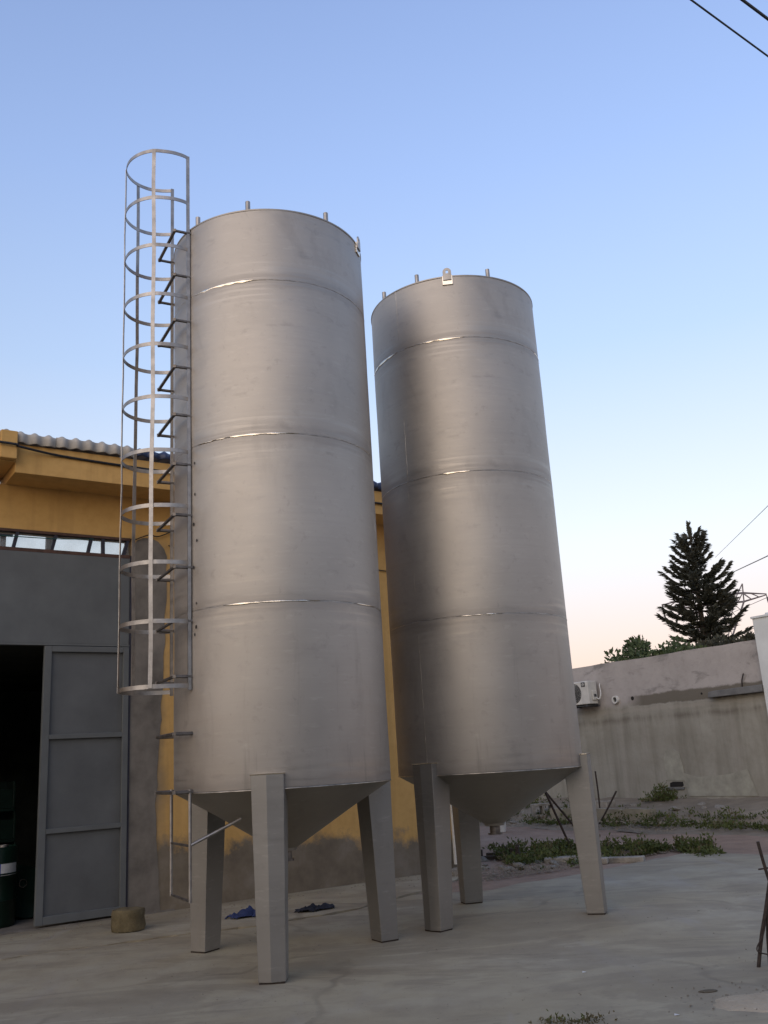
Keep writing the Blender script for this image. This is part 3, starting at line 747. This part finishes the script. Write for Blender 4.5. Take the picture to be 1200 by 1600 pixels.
# ================================================================== RIGHT BOUNDARY WALL
WR = Matrix.Translation((5, 24, 0)) @ Matrix.Rotation(R(-55.5), 4, 'Z')
W = thing('boundary_wall', 'high stained cement boundary wall across the yard', 'wall', (5, 24, 0), R(-55.5))
m = MB(); n = 90; A = []
wl = [(-16+ (4.985+16)*i/n) for i in range(n+1)]
for yy in (0, .28):
    for zf in (0, 1):
        A.append(m.add([(s_, yy, -.1 if zf == 0 else 3.655+.02*N3(s_*.8, 1)+.008*N3(s_*5, 2)) for s_ in wl]))
for i in range(n):
    m.face((A[0]+i, A[0]+i+1, A[1]+i+1, A[1]+i)); m.face((A[2]+i, A[3]+i, A[3]+i+1, A[2]+i+1)); m.face((A[1]+i, A[1]+i+1, A[3]+i+1, A[3]+i))
m.face((A[0], A[1], A[3], A[2])); m.face((A[0]+n, A[2]+n, A[3]+n, A[1]+n))
m.build('wall_body', M_RWALL, W)
m = MB(); m.prism([(3.60, 2.545), (3.62, 2.66), (3.75, 2.68), (4.97, 2.70), (4.97, 2.555)], -.16, .01); m.build('concrete_ledge', M_LEDGE, W, bevel=.01)
MB().tube(catmull([(4.42, -.03, 2.70), (4.44, -.03, 2.85), (4.50, -.03, 2.98)], 4), .014, 6).build('steel_pin', M_RUST, W, smooth=60)
# vent hole: thin dark plate coloured as the shade inside, uneven outline
m = MB(); m.prism([(2.10, .66), (2.13, .655), (2.46, .66), (2.49, .69), (2.48, .765), (2.2, .77), (2.11, .74)], -.006, .004); m.build('vent_hole', M_HOLE, W)
m = MB(); m.prism([(2.03, .60), (2.5, .60), (2.52, .65), (2.06, .652)], -.03, .004); m.build('vent_sill', M_LEDGE, W)
for s_, z, r in ((1.31, 2.73, .05), (3.33, 2.66, .028), (2.06, 1.24, .022)):
    m = MB(); m.lathe([(r, 0), (r*.9, .008)], 12, M=Matrix.Translation((s_, 0.002, z)) @ Matrix.Rotation(R(90), 4, 'X')); m.build('drill_hole', M_HOLE, W)  # flat dark discs, hole shade put into the colour
# cement patch panel on the wall
m = MB(); pl = [(2.05, .80), (2.03, 1.28), (2.1, 1.46), (2.32, 1.50), (2.50, 1.40), (2.56, .95), (2.9, .86), (3.7, .9), (4.2, 1.0), (4.4, .45), (2.6, .45), (2.55, .79)]
m.prism([(x+.03*N3(x*3, z*3), z) for x, z in pl], -.012, .004); m.build('cement_patch', plain('patch_cement', (.345, .335, .275), .9, 0, .3, 3, .5), W)

rp = thing('pipe_stub', 'short white plastic pipe end poking out of the wall beside the air conditioner', 'pipe', WR @ Vector((.80, 0, 2.74)), R(-55.5))
m = MB(); Mx = Matrix.Rotation(R(90), 4, 'X')
m.lathe([(.095, -.01), (.095, .07), (.062, .07), (.062, .0)], 24, M=Mx, caps=(True, False)); m.build('pipe', M_PIPE, rp, smooth=40)
m = MB(); m.lathe([(.06, .01), (.05, .03), (.02, .032)], 20, M=Mx); m.build('pipe_bore', M_ACD, rp, smooth=40)

# air conditioner
ac = thing('air_conditioner', 'cream outdoor air conditioner unit mounted on the stained wall', 'air conditioner', WR @ Vector((-.13, -.02, 2.66)), R(-55.5))
m = MB(); m.box((-.39, -.37, .03), (.39, -.05, .60)); cs = m.build('casing', M_ACW, ac, bevel=.02)
m = MB(); Mf = Matrix.Translation((-.10, -.368, .315)) @ Matrix.Rotation(R(90), 4, 'X')
m.lathe([(.245, -.02), (.245, .006), (.235, .006), (.235, .002), (.01, .002)], 40, M=Mf); fg = m.build('fan_grille', M_ACD, ac, smooth=30)
for r in (.06, .11, .16, .205):
    MB().tube([Mf @ Vector((r*math.cos(2*math.pi*i/32), r*math.sin(2*math.pi*i/32), .012)) for i in range(32)], .004, 5, closed=True).build('grille_ring', M_ACD, fg, smooth=60)
for k in range(8):
    a = 2*math.pi*k/8; MB().tube([Mf @ Vector((.03*math.cos(a), .03*math.sin(a), .012)), Mf @ Vector((.238*math.cos(a+.3), .238*math.sin(a+.3), .010))], .004, 5).build('grille_spoke', M_ACD, fg)
m = MB(); m.box((.17, -.376, .46), (.30, -.368, .575)); em = m.build('emblem', M_ACD, ac)
MB().tube([(.235+.032*math.cos(2*math.pi*i/20), -.379, .518+.032*math.sin(2*math.pi*i/20)) for i in range(20)], .006, 5, closed=True).build('emblem_ring', M_ACW, em)
m = MB(); m.box((.222, -.3795, .506), (.248, -.3765, .53)); m.build('emblem_mark', M_ACW, em)
m = MB(); m.box((.391, -.26, .12), (.43, -.10, .36)); m.build('valve_cover', M_ACW, ac, bevel=.012)
m = MB(); m.box((.431, -.22, .20), (.438, -.14, .27)); m.build('valve', M_ACD, ac)
MB().tube(catmull([(.43, -.15, .18), (.50, -.12, .14), (.53, -.08, .28), (.47, -.03, .46), (.44, .02, .52)], 6), .016, 7).build('refrigerant_pipe', M_PIPE, ac, smooth=60)
m = MB(); m.box((-.40, -.355, -.012), (.40, -.005, .004)); m.build('shelf', M_ACD, ac)
for s_ in (-.28, .28):
    m = MB(); m.box((s_-.02, -.36, -.03), (s_+.02, .03, .029)); m.build('bracket', M_ACD, ac)

# white house adjoining the wall
wh = thing('white_house', 'white painted house corner rising above the end of the boundary wall', 'house', (5, 24, 0), R(-55.5))
m = MB(); m.box((4.99, -.12, -.1), (11, 5, 4.08)); m.build('wall', M_HOUSE, wh)
m = MB(); m.box((4.96, -.15, 4.082), (11, 5.03, 4.13)); m.build('roof_edge', M_HOUSE, wh, bevel=.008)
m = MB(); m.box((5.15, .1, 4.131), (5.42, .35, 4.20)); m.build('roof_block', M_HOUSE, wh, bevel=.02)
m = MB(); m.box((7.0, -.135, 1.0), (8.2, -.118, 2.3)); m.build('window', M_ACD, wh)

# bank of earth and rubble against the wall
m = MB(); ss = [-16+.3*i for i in range(95)]; prof = [(0.05, .42), (-.35, .40), (-.75, .34), (-1.15, .31), (-1.55, .29), (-1.9, .24), (-2.15, .07), (-2.5, .0), (-3.0, -.07)]
rows = []
for s_ in ss:
    k = 1 + .12*N3(s_*.5, 4)
    rows.append(m.add([WR @ Vector((s_, y, max(-.09, z*k*(1 if s_ > -3 else .8) + .05*N3(s_*1.2, y*1.5) + .03*N3(s_*3.2, y*3.2)))) for y, z in prof]))
q = len(prof)
for a, b in zip(rows, rows[1:]):
    for j in range(q-1): m.face((a+j, b+j, b+j+1, a+j+1))
tag(m.build('earth_bank', M_BANK, smooth=80), kind='structure')
kb = MB(); n = 30; K = []
for i in range(n+1):
    s_ = .3+3.0*i/n; zt = .335+.012*N3(s_*2, 6)+(-.02 if i % 9 == 4 else 0)
    K.append(kb.add([WR @ Vector((s_, -2.12, -.1)), WR @ Vector((s_, -1.97, -.1)), WR @ Vector((s_, -1.97, zt)), WR @ Vector((s_, -2.12+.01*N3(s_*5, 1), zt))]))
for a, b in zip(K, K[1:]):
    for j in range(4): kb.face((a+j, a+(j+1) % 4, b+(j+1) % 4, b+j))
kb.face([K[0]+j for j in range(4)]); kb.face([K[-1]+j for j in (3, 2, 1, 0)])
tag(kb.build('low_kerb_wall', plain('kerb_cement', (.30, .27, .20), .9, 0, .3, 3, .5)), 'low rough cement kerb at the foot of the boundary wall', 'kerb')
tr = thing('planter_trough', 'small mossy concrete trough on the rubble bank', 'trough', WR @ Vector((.95, -1.35, .27)), R(-50))
m = MB(); m.box((-.5, -.16, 0), (.5, -.11, .17)); m.box((-.5, .11, 0), (.5, .16, .17)); m.box((-.5, -.109, 0), (-.45, .109, .17)); m.box((.45, -.109, 0), (.5, .109, .17)); m.box((-.449, -.109, 0), (.449, .109, .04)); m.build('trough', M_STONE, tr, bevel=.008)
m = MB(); m.box((-.448, -.108, .05), (.448, .108, .15)); m.build('moss', M_WEED, tr)
# a hollow block lying on the bank
hb = MB()
for a, b in (((-.25, -.12, 0), (.25, -.08, .32)), ((-.25, .08, 0), (.25, .12, .32))): pass
hb.box((-.25, -.11, 0), (.25, .11, .05)); hb.box((-.25, -.11, .24), (.25, .11, .29))
for x in (-.25, -.03, .20): hb.box((x, -.11, .051), (x+.05, .11, .239))
o = hb.build('hollow_block', M_STONE, bevel=.006); o.location = (3.3, 22.95, .14); o.rotation_euler = (0, 0, R(12)); tag(o, 'pale hollow concrete block standing on the rubble bank', 'block')
# white bucket beyond the second silo
bk = thing('plastic_bucket', 'small white plastic bucket standing on the dirt beyond the silos', 'bucket', (2.12, 21.4, -.03), 0)
m = MB(); m.lathe([(.12, 0), (.15, .30), (.158, .30), (.158, .32), (.14, .32), (.115, .02)], 24, caps=(True, True)); m.build('body', M_PIPE, bk, smooth=40)
MB().tube([(.155*math.cos(a), .01, .30-.16*math.sin(a)*.9) for a in [math.pi*i/14 for i in range(15)]], .004, 5).build('handle', M_CABLE, bk, smooth=60)

# ================================================================== RODS, REBAR, SCRAP
def rod(base, top, r, label, bend=.0, cat='rod', name='steel_rod', group=None):
    base = Vector(base); top = Vector(top); mid = (base+top)/2 + Vector((bend, bend*.4, 0)); d0 = (base-top).normalized()*.06
    o = MB().tube(catmull([base+d0, mid, top], 6), r, 7).build(name, M_RUST, smooth=60); return tag(o, label, cat, group)
rod((2.99, 17.88, -.02), (2.31, 17.55, 1.62), .022, 'thin dark rod leaning left, rising from the weeds', .02)
rod((3.60, 20.09, -.02), (2.30, 19.6, 1.75), .022, 'thin dark rod leaning left, standing on bare dirt behind the weeds', -.03)
rod((4.372, 21.56, .1), (4.369, 21.56, 1.118), .018, 'upright dark rod standing before the boundary wall', .01)
rod((4.17, 20.99, -.02), (4.638, 20.89, .697), .020, 'short dark rod leaning right before the boundary wall', .01)
rb = thing('rebar_bundle', 'rusty steel bars tied together in a crossed upright bundle', 'rebar', (2.56, 7.40, 0), 0)
def rbar(pts, r): MB().tube(catmull(pts, 6), r, 7).build('rebar', M_RUST, rb, smooth=60)
rbar([(-.045, .0, -.03), (.01, .0, .18), (.075, .01, .36), (.13, .02, .52), (.22, .02, .80)], .014)
rbar([(.25, .03, -.03), (.20, .02, .25), (.155, -.01, .46), (.115, -.02, .66), (.085, -.03, .86)], .012)
rbar([(.05, .02, -.03), (.07, .02, .2), (.11, .01, .45)], .012)
rbar([(.06, -.01, .30), (.02, -.02, .21), (-.035, -.02, .135), (-.02, -.02, .10), (.08, -.02, .075)], .005)
rbar([(.06, -.025, .665), (.15, -.022, .672)], .006)

# broken frame lying in the rubble
bf = thing('broken_frame', 'broken wooden frame with pegs lying on the rubble', 'frame', (1.62, 15.95, -.03), R(-25))
m = MB(); m.box((-.36, -.16, 0), (.36, -.10, .06)); m.box((-.36, .10, .02), (.34, .16, .08)); m.build('rail', M_BARK, bf, bevel=.005)
for x, y, h in ((-.36, -.13, .16), (-.05, .13, .18), (.08, .13, .14), (.18, .13, .20), (.26, -.13, .2)): 
    m = MB(); m.box((x-.025, y-.02, .0), (x+.025, y+.02, h)); m.build('peg', M_BARK, bf)

# rubble
protos = []
for k in range(5):
    bm = bmesh.new(); bmesh.ops.create_icosphere(bm, subdivisions=2, radius=1)
    for v in bm.verts:
        p = v.co.copy(); v.co = p*(1+.35*N3(p.x*1.1+k*7, p.y*1.1, p.z*1.1)+.12*N3(p.x*3, p.y*3+k, p.z*3)); v.co.z *= .62
    bmesh.ops.planar_faces(bm, faces=bm.faces, factor=.4)
    me = bpy.data.meshes.new('rubble_stone'); bm.to_mesh(me); bm.free(); me.materials.append(M_STONE); protos.append(me)
def stone(loc, s_, label, group):
    o = bpy.data.objects.new('rubble_stone', rnd.choice(protos)); COL.objects.link(o)
    o.location = loc; o.scale = (s_*rnd.uniform(.8, 1.5), s_*rnd.uniform(.7, 1.2), s_*rnd.uniform(.6, 1)); o.rotation_euler = (rnd.uniform(-.3, .3), rnd.uniform(-.3, .3), rnd.uniform(0, 6.28))
    return tag(o, label, 'stone', group)
for i in range(46):
    x = rnd.uniform(1.2, 3.3); y = 14.9 + rnd.gauss(0, .55) + (x-2)*-.1
    if y < 12.9+(x-.97)*.85+.25: y = 12.9+(x-.97)*.85+rnd.uniform(.3, .7)
    stone((x, y, -.025), rnd.uniform(.03, .10), 'small pale rubble stone among the weeds at the yard edge', 'rubble at the yard edge')
for i in range(52):
    s_ = rnd.uniform(-6.5, 4.5); y = -rnd.uniform(.3, 2.5)
    zz = .31 if y > -1.7 else (.18 if y > -2.05 else .02)
    stone(WR @ Vector((s_, y, zz)), rnd.uniform(.04, .13), 'pale rubble stone on the earth bank below the wall', 'rubble on the bank')
stone((.74, 14.0, .02), .13, 'round yellowish stone at the corner of the ochre building', None)
for cx, cy, l, wd, a in ((2.40, 15.05, .55, .18, -.15), (2.75, 14.62, .5, .16, -.35), (3.25, 14.55, .55, .14, -.5)):
    m = MB(); m.box((-l/2, -wd/2, -.03), (l/2, wd/2, .05)); o = m.build('broken_slab', M_STONE, bevel=.012); o.location = (cx, cy, -.01); o.rotation_euler = (.04, -.03, a)
    tag(o, 'flat broken concrete slab lying in the weeds', 'slab', 'broken slabs in the weeds')
o = bpy.data.objects.new('flat_stone', protos[2]); COL.objects.link(o); o.location = (1.96, 6.80, .004); o.scale = (.062, .035, .014); o.rotation_euler = (0, 0, .1); o.data = protos[2].copy(); o.data.materials.clear(); o.data.materials.append(plain('brown_stone', (.11, .09, .06), .9)); tag(o, 'flat brown stone beside the pale sand patch', 'stone')
for x, y, lb in ((1.28, 7.55, 'tiny white paper scrap on the bare concrete before the silos'), (1.60, 6.28, 'tiny white paper scrap lying beside the pale sand patch')):
    o = bpy.data.objects.new('litter_scrap', None); 
    m = MB(); n = m.add([(-.016, -.006, .004), (.014, -.009, .008), (.017, .007, .005), (-.011, .011, .011)]); m.face((n, n+1, n+2, n+3)); o = m.build('litter_scrap', M_WHITE); o.location = (x, y, 0); so_ = o.modifiers.new('t', 'SOLIDIFY'); so_.thickness = .002
    tag(o, lb, 'litter', 'paper scraps on the concrete')

# gravel crumbs: uncountable
m = MB()
def crumb(x, y, z, s_):
    n = m.add([(x+s_*rnd.uniform(-1, 1), y+s_*rnd.uniform(-1, 1), z-s_*.3), (x+s_, y+s_*.3, z), (x-s_*.4, y+s_, z), (x-s_*.5, y-s_*.9, z), (x, y, z+s_*rnd.uniform(.4, .8))])
    for q in ((1, 2, 4), (2, 3, 4), (3, 1, 4)): m.face([n+i for i in q])
for i in range(1500):
    x = rnd.uniform(.7, 4.4); y = 13.2+(x-1)*.7+abs(rnd.gauss(0, .8)); crumb(x, y, -.02, rnd.uniform(.008, .035))
for i in range(1800):
    p = WR @ Vector((rnd.uniform(-8, 5), -rnd.uniform(1.5, 3.2), .0)); crumb(p.x, p.y, .02 if rnd.random() < .5 else .15, rnd.uniform(.01, .045))
for i in range(260):
    s_ = rnd.uniform(-3, 4.7); p = bloc(s_, -abs(rnd.gauss(0, .35))-.03, .022); crumb(p.x, p.y, -.012, rnd.uniform(.005, .022))
for i in range(420):
    x = rnd.uniform(-4, 5); y = rnd.uniform(5.8, 11.5); crumb(x, y, .001, rnd.uniform(.003, .010))
for i in range(200):
    crumb(2.45+rnd.gauss(0, .35), 6.6+rnd.gauss(0, .16), .006, rnd.uniform(.004, .014))
tag(m.build('gravel', M_BANK), 'loose gravel and crumbs scattered over the ground', 'gravel', kind='stuff')

# ================================================================== PLANTS
def leafquad(m, p, d, up, L, wd, mi=0):
    s_ = d.cross(up)
    if s_.length < 1e-4: s_ = d.orthogonal()
    s_.normalize(); n = m.add([p, p+d*L*.45+s_*wd, p+d*L, p+d*L*.45-s_*wd]); m.face((n, n+1, n+2, n+3), mi)
def rv(r=rnd):
    while True:
        v = Vector((r.uniform(-1, 1), r.uniform(-1, 1), r.uniform(-1, 1)))
        if .05 < v.length < 1: return v.normalized()
def weeds(name, pts, label, hmin, hmax, mats, sz=1):
    m = MB()
    for (x, y, z) in pts:
        h = rnd.uniform(hmin, hmax)*max(.25, min(1.7, 1+1.6*N3(x*1.9, y*1.9, 2))); mi = 1 if rnd.random() < .18 else 0
        for k in range(rnd.randint(9, 15)):
            d = rv(); d.z = abs(d.z)*1.2+.25; d.normalize(); p = Vector((x+rnd.gauss(0, .04), y+rnd.gauss(0, .04), z+rnd.uniform(0, h)))
            leafquad(m, p, d, rv(), sz*rnd.uniform(.035, .085), sz*rnd.uniform(.010, .02), mi)
    return tag(m.build(name, mats), label, 'weeds', kind='stuff')
P = []
while len(P) < 1050:
    x = rnd.uniform(1.5, 4.7); t = (x-1.5)/3.2
    cy = 16.0 - .9*t; y = cy + rnd.gauss(0, .62*(1-.5*t))
    if y < 12.85+(x-.97)*.85 + .05*rnd.random() and x < 4.3: continue
    if N3(x*1.6, y*1.6, 8) < -.12-.25*(1-abs(t-.5)): continue
    P.append((x, y, -.03))
weeds('weed_patch', P, 'patch of low green weeds at the far edge of the concrete', .03, .17, [M_WEED, M_DRYW])
P = []
while len(P) < 850:
    s_ = rnd.uniform(-7, 7.5); y = -2.25+rnd.gauss(0, .22)
    if N3(s_*.9, 3) < -.1 and s_ < 3: continue
    q_ = WR @ Vector((s_, y, 0)); P.append((q_.x, q_.y, 0.02 if y < -2.1 else .15))
weeds('weed_strip', P, 'strip of green weeds along the foot of the rubble bank', .03, .17, [M_WEED, M_DRYW])
P = [tuple(WR @ Vector((2.15+rnd.gauss(0, .16), -.4+rnd.gauss(0, .15), .38))) for i in range(130)] + [tuple(WR @ Vector((-2.3+rnd.gauss(0, .7), -1.3+rnd.gauss(0, .4), .28))) for i in range(260)]
weeds('weed_clump', P, 'bushy weeds growing on the bank below the wall', .06, .3, [M_WEED, M_DRYW])
P = [(.85+rnd.gauss(0, .025), 6.30+rnd.gauss(0, .02), -.01) for i in range(10)] + [(1.03+rnd.gauss(0, .045), 6.26+rnd.gauss(0, .02), -.01) for i in range(10)]
weeds('weed_tuft', P, 'tiny yellowish weed tuft growing from a crack in the concrete', .005, .05, [M_DRYW, M_WEED], .4)

# conifer
cf = thing('conifer_tree', 'tall ragged dark conifer standing behind the boundary wall', 'tree', (13.43, 39.9, -.05), 0)
H = 10.80
MB().tube([(0, 0, 0), (.05, 0, 3), (-.03, .03, 6), (0, 0, 9), (0, 0, H-.1)], [.26, .2, .13, .06, .015], 9).build('trunk', M_BARK, cf, smooth=60)
m = MB(); br = MB(); rc = random.Random(5)
z = 1.6
while z < H-.15:
    t = (H-z)/H
    nb = 3 if z > H-.9 else rc.randint(5, 7)
    a0 = rc.uniform(0, 6.28)
    for k in range(nb):
        if rc.random() < .05: continue
        a = a0 + 2*math.pi*k/nb + rc.uniform(-.35, .35)
        L = min(1.68, .22 + (H-z)*.46)*rc.uniform(.7, 1.06)
        if z < 4: L *= 1.0
        rise = (.75 if z > H-1.5 else .45) if z > H-2.5 else (.26 if z > 6 else .08)
        d = Vector((math.cos(a), math.sin(a), 0)); P0 = Vector((0, 0, z))
        pts = []
        for q in range(7):
            f = q/6; pts.append(P0 + d*L*f + Vector((0, 0, L*(rise*f*f + .06*f - .10*math.sin(f*3.1)))))
        br.tube(pts, [.028*(1-.8*q/6)*(1+t) for q in range(7)], 4)
        nt_ = int(7+L*13)
        for q in range(nt_):
            f = (.22+.78*q/max(1, nt_-1))
            i = min(5, int(f*6)); p = pts[i].lerp(pts[i+1], f*6-i)
            sd = Vector((-d.y, d.x, 0))
            for s_ in (-1, 1):
                wdt = (1-f*.75)*L*.30*rc.uniform(.4, 1.1)
                tip = p + sd*s_*wdt + d*wdt*.7 + Vector((0, 0, wdt*rc.uniform(-.1, .35)))
                for j in range(3):
                    pp = p.lerp(tip, (j+rc.random())/3); dd = ((tip-p).normalized()+d*.8+Vector((0, 0, .25))+rv(rc)*.55).normalized()
                    leafquad(m, pp, dd, Vector((0, 0, 1))+rv(rc)*.8, rc.uniform(.16, .32), rc.uniform(.03, .06))
            dd = (d+Vector((0, 0, .45))+rv(rc)*.4).normalized(); leafquad(m, p, dd, rv(rc), rc.uniform(.18, .34), rc.uniform(.035, .065))
            leafquad(m, p, (d+rv(rc)*.7).normalized(), Vector((0, 0, 1)), rc.uniform(.16, .3), rc.uniform(.025, .05))
    z += .25+.08*rc.random()
for q in range(90):
    f = q/89; leafquad(m, Vector((0, 0, H-.8+1.0*f)), (Vector((0, 0, 1.3))+rv(rc)*.8).normalized(), rv(rc), .24, .04)
br.build('branches', M_BARK, cf); m.build('crown', M_CONIF, cf)

def bush(name, label, loc, rx, ry, z0, z1, n, leaf, mat, seed, group=None, clumps=9):
    r = random.Random(seed); t = thing(name, label, 'tree', loc)
    MB().tube([(0, 0, 0), (.06, .02, z0*.6), (0, 0, z0+.3*(z1-z0))], [.13, .10, .05], 8).build('trunk', M_BARK, t, smooth=60)
    m = MB(); b = MB(); cl = []
    for i in range(clumps):
        a = r.uniform(0, 6.28); f = math.sqrt(r.random())
        c = Vector((rx*f*math.cos(a), ry*f*math.sin(a), z0+(z1-z0)*(.25+.7*r.random()*(1-.45*f)))); cl.append((c, r.uniform(.28, .55)*min(rx, z1-z0)*.9))
        b.tube([(0, 0, z0*.8), tuple(c*.5+Vector((0, 0, z0*.5))), tuple(c)], [.05, .03, .01], 5)
    for i in range(n):
        c, s_ = r.choice(cl); v = rv(r)*s_*(r.random()**.4); v.z *= .8; p = c+v
        d = (v.normalized()+rv(r)*.8+Vector((0, 0, .2))).normalized(); leafquad(m, p, d, rv(r), leaf*r.uniform(.6, 1.3), leaf*.28)
    b.build('branches', M_BARK, t); m.build('crown', mat, t); return t
bush('leafy_tree', 'low leafy green tree behind the wall, left of the conifer', (9.35, 35.2, -.05), 1.25, .9, 3.6, 5.65, 2600, .19, M_BROAD, 3, None, 15)
bush('leafy_tree', 'leafy green tree touching the foot of the conifer', (11.2, 35.9, -.05), 1.1, .9, 3.4, 5.75, 2600, .19, M_BROAD, 6, None, 13)
bush('leafy_tree', 'small dark leafy tree behind the wall beside the white house', (14.2, 38.6, -.05), .9, .8, 3.7, 6.5, 2000, .21, M_CONIF, 9, None, 12)
bush('leafy_tree', 'dense dark shrub in front of the conifer trunk behind the wall', (12.5, 38.0, -.05), 1.2, .9, 3.2, 6.1, 4200, .20, M_CONIF, 14, None, 16)

# ================================================================== PYLON AND LINES
py = thing('lattice_pylon', 'distant steel lattice pylon half hidden behind the conifer', 'pylon', (59.6, 169.7, -.1), math.atan2(-6.1, 17.4))
def strut(m, a, b, r=.11): m.tube([a, b], r, 4)
# local x along the cross-arm; half span 9.2 m
zb0, zb1 = 26.0, 27.6
m = MB()
for s_ in (-1, 1):
    for y in (-.9, .9):
        strut(m, (s_*2.9, y*2.6, 0), (s_*.9, y, 17), .14); strut(m, (s_*.9, y, 17), (s_*5.2, y*.8, zb0), .14)
    strut(m, (s_*.9, 0, 17.5), (s_*3.4, 0, zb0), .10)
    for k in range(6):
        f = k/6; g_ = (k+1)/6
        a = Vector((s_*.9, 0, 17)).lerp(Vector((s_*5.2, 0, zb0)), f); b = Vector((s_*.9, 0, 17)).lerp(Vector((s_*3.2, 0, zb0)), g_); strut(m, a, b, .07)
for k in range(6):
    z0 = 17*k/6; z1 = 17*(k+1)/6; x0 = 2.9-2.0*k/6; x1 = 2.9-2.0*(k+1)/6
    for y in (-1, 1):
        yy0 = y*(2.34-1.44*k/6); yy1 = y*(2.34-1.44*(k+1)/6); strut(m, (-x0, yy0, z0), (x1, yy1, z1), .08); strut(m, (x0, yy0, z0), (-x1, yy1, z1), .08)
m.build('tower_body', M_PYL, py)
m = MB()
for y in (-.6, .6):
    strut(m, (-5.2, y, zb1), (5.2, y, zb1), .10); strut(m, (-5.2, y, zb0), (5.2, y, zb0), .10)
    for k in range(10):
        x = -5.2+1.04*k; strut(m, (x, y, zb0 if k % 2 else zb1), (x+1.04, y, zb1 if k % 2 else zb0), .06)
for s_ in (-1, 1):
    for y in (-.6, .6):
        strut(m, (s_*5.2, y, zb1), (s_*9.2, 0, 26.95), .10); strut(m, (s_*5.2, y, zb0), (s_*9.2, 0, 26.8), .10)
        for k in range(3): strut(m, (s_*(5.2+1.3*k), y*(1-.33*k), zb1-.2*k), (s_*(6.5+1.3*k), y*(.67-.33*k), zb0+.3*(k+1)), .06)
m.build('cross_arm', M_PYL, py)
for s_ in (-1, 1):
    m = MB(); strut(m, (s_*5.2, 0, zb0), (s_*5.4, 0, 29.3), .12); strut(m, (s_*3.4, 0, zb0), (s_*5.4, 0, 29.3), .10); m.build('earth_peak', M_PYL, py)
for x in (-9.15, 0, 9.15):
    m = MB(); m.tube([(x, 0, 26.8 if x else 26.0), (x+.1, 0, 25.9 if x else 25), (x+.35, 0, 24.1 if x else 23.2)], [.05, .16, .14], 6); m.build('insulator', M_CABLE, py)
PM = Matrix.Translation((59.6, 169.7, -.1)) @ Matrix.Rotation(math.atan2(-6.1, 17.4), 4, 'Z')
def line(name, a, b, sag, r, label, group=None):
    a = Vector(a); b = Vector(b); pts = [a.lerp(b, i/40)-Vector((0, 0, sag*4*(i/40)*(1-i/40))) for i in range(41)]
    return tag(MB().tube(pts, r, 5).build(name, M_CABLE, smooth=60), label, 'cable', group)
line('power_line', PM @ Vector((-3.2, 0, 29.0)), (32.943, 73.534, 16.666), 0, .05, 'earth wire running from the hidden pylon peak past the conifer', None)
line('power_line', (60.2, 167, 34.2), (29.59, 63.008, 19.505), 0, .03, 'thin conductor rising high beside the conifer', None)
line('power_line', PM @ Vector((2.0, 0, 23.9)), (41.183, 97.69, 16.423), 0, .035, 'conductor passing beneath the pylon cross-arm', None)
line('overhead_cable', (-5.747, 1.063, 9.5), (24.667, 24.729, 9.5), 0, .011, 'thinner overhead cable crossing the top corner of the sky', None)
line('overhead_cable', (-5.791, .138, 8.5), (24.009, 22.806, 8.5), 0, .015, 'thicker overhead cable close to the corner of the sky', None)

# ================================================================== ADDED UNSEEN BUILDING BEHIND THE CAMERA, DARKENS THE LOWER SILOS
wb = thing('added_warehouse', 'long plain grey building added out of view to darken the lower silos', 'building', (-6, -9, -.06), R(14))
m = MB(); m.box((-22, -10, 0), (22, 0, 5.0)); m.build('wall', M_CEM, wb)
m = MB(); m.prism([(-22.3, 5.01), (22.3, 5.01), (22.3, 5.2), (-22.3, 5.2)], -10.4, .4); m.build('roof', M_TIN, wb)
for x in (-12, 0, 12):
    m = MB(); m.box((x-1.8, .0015, 0), (x+1.8, .05, 3.6)); m.build('door', M_DOOR, wb)
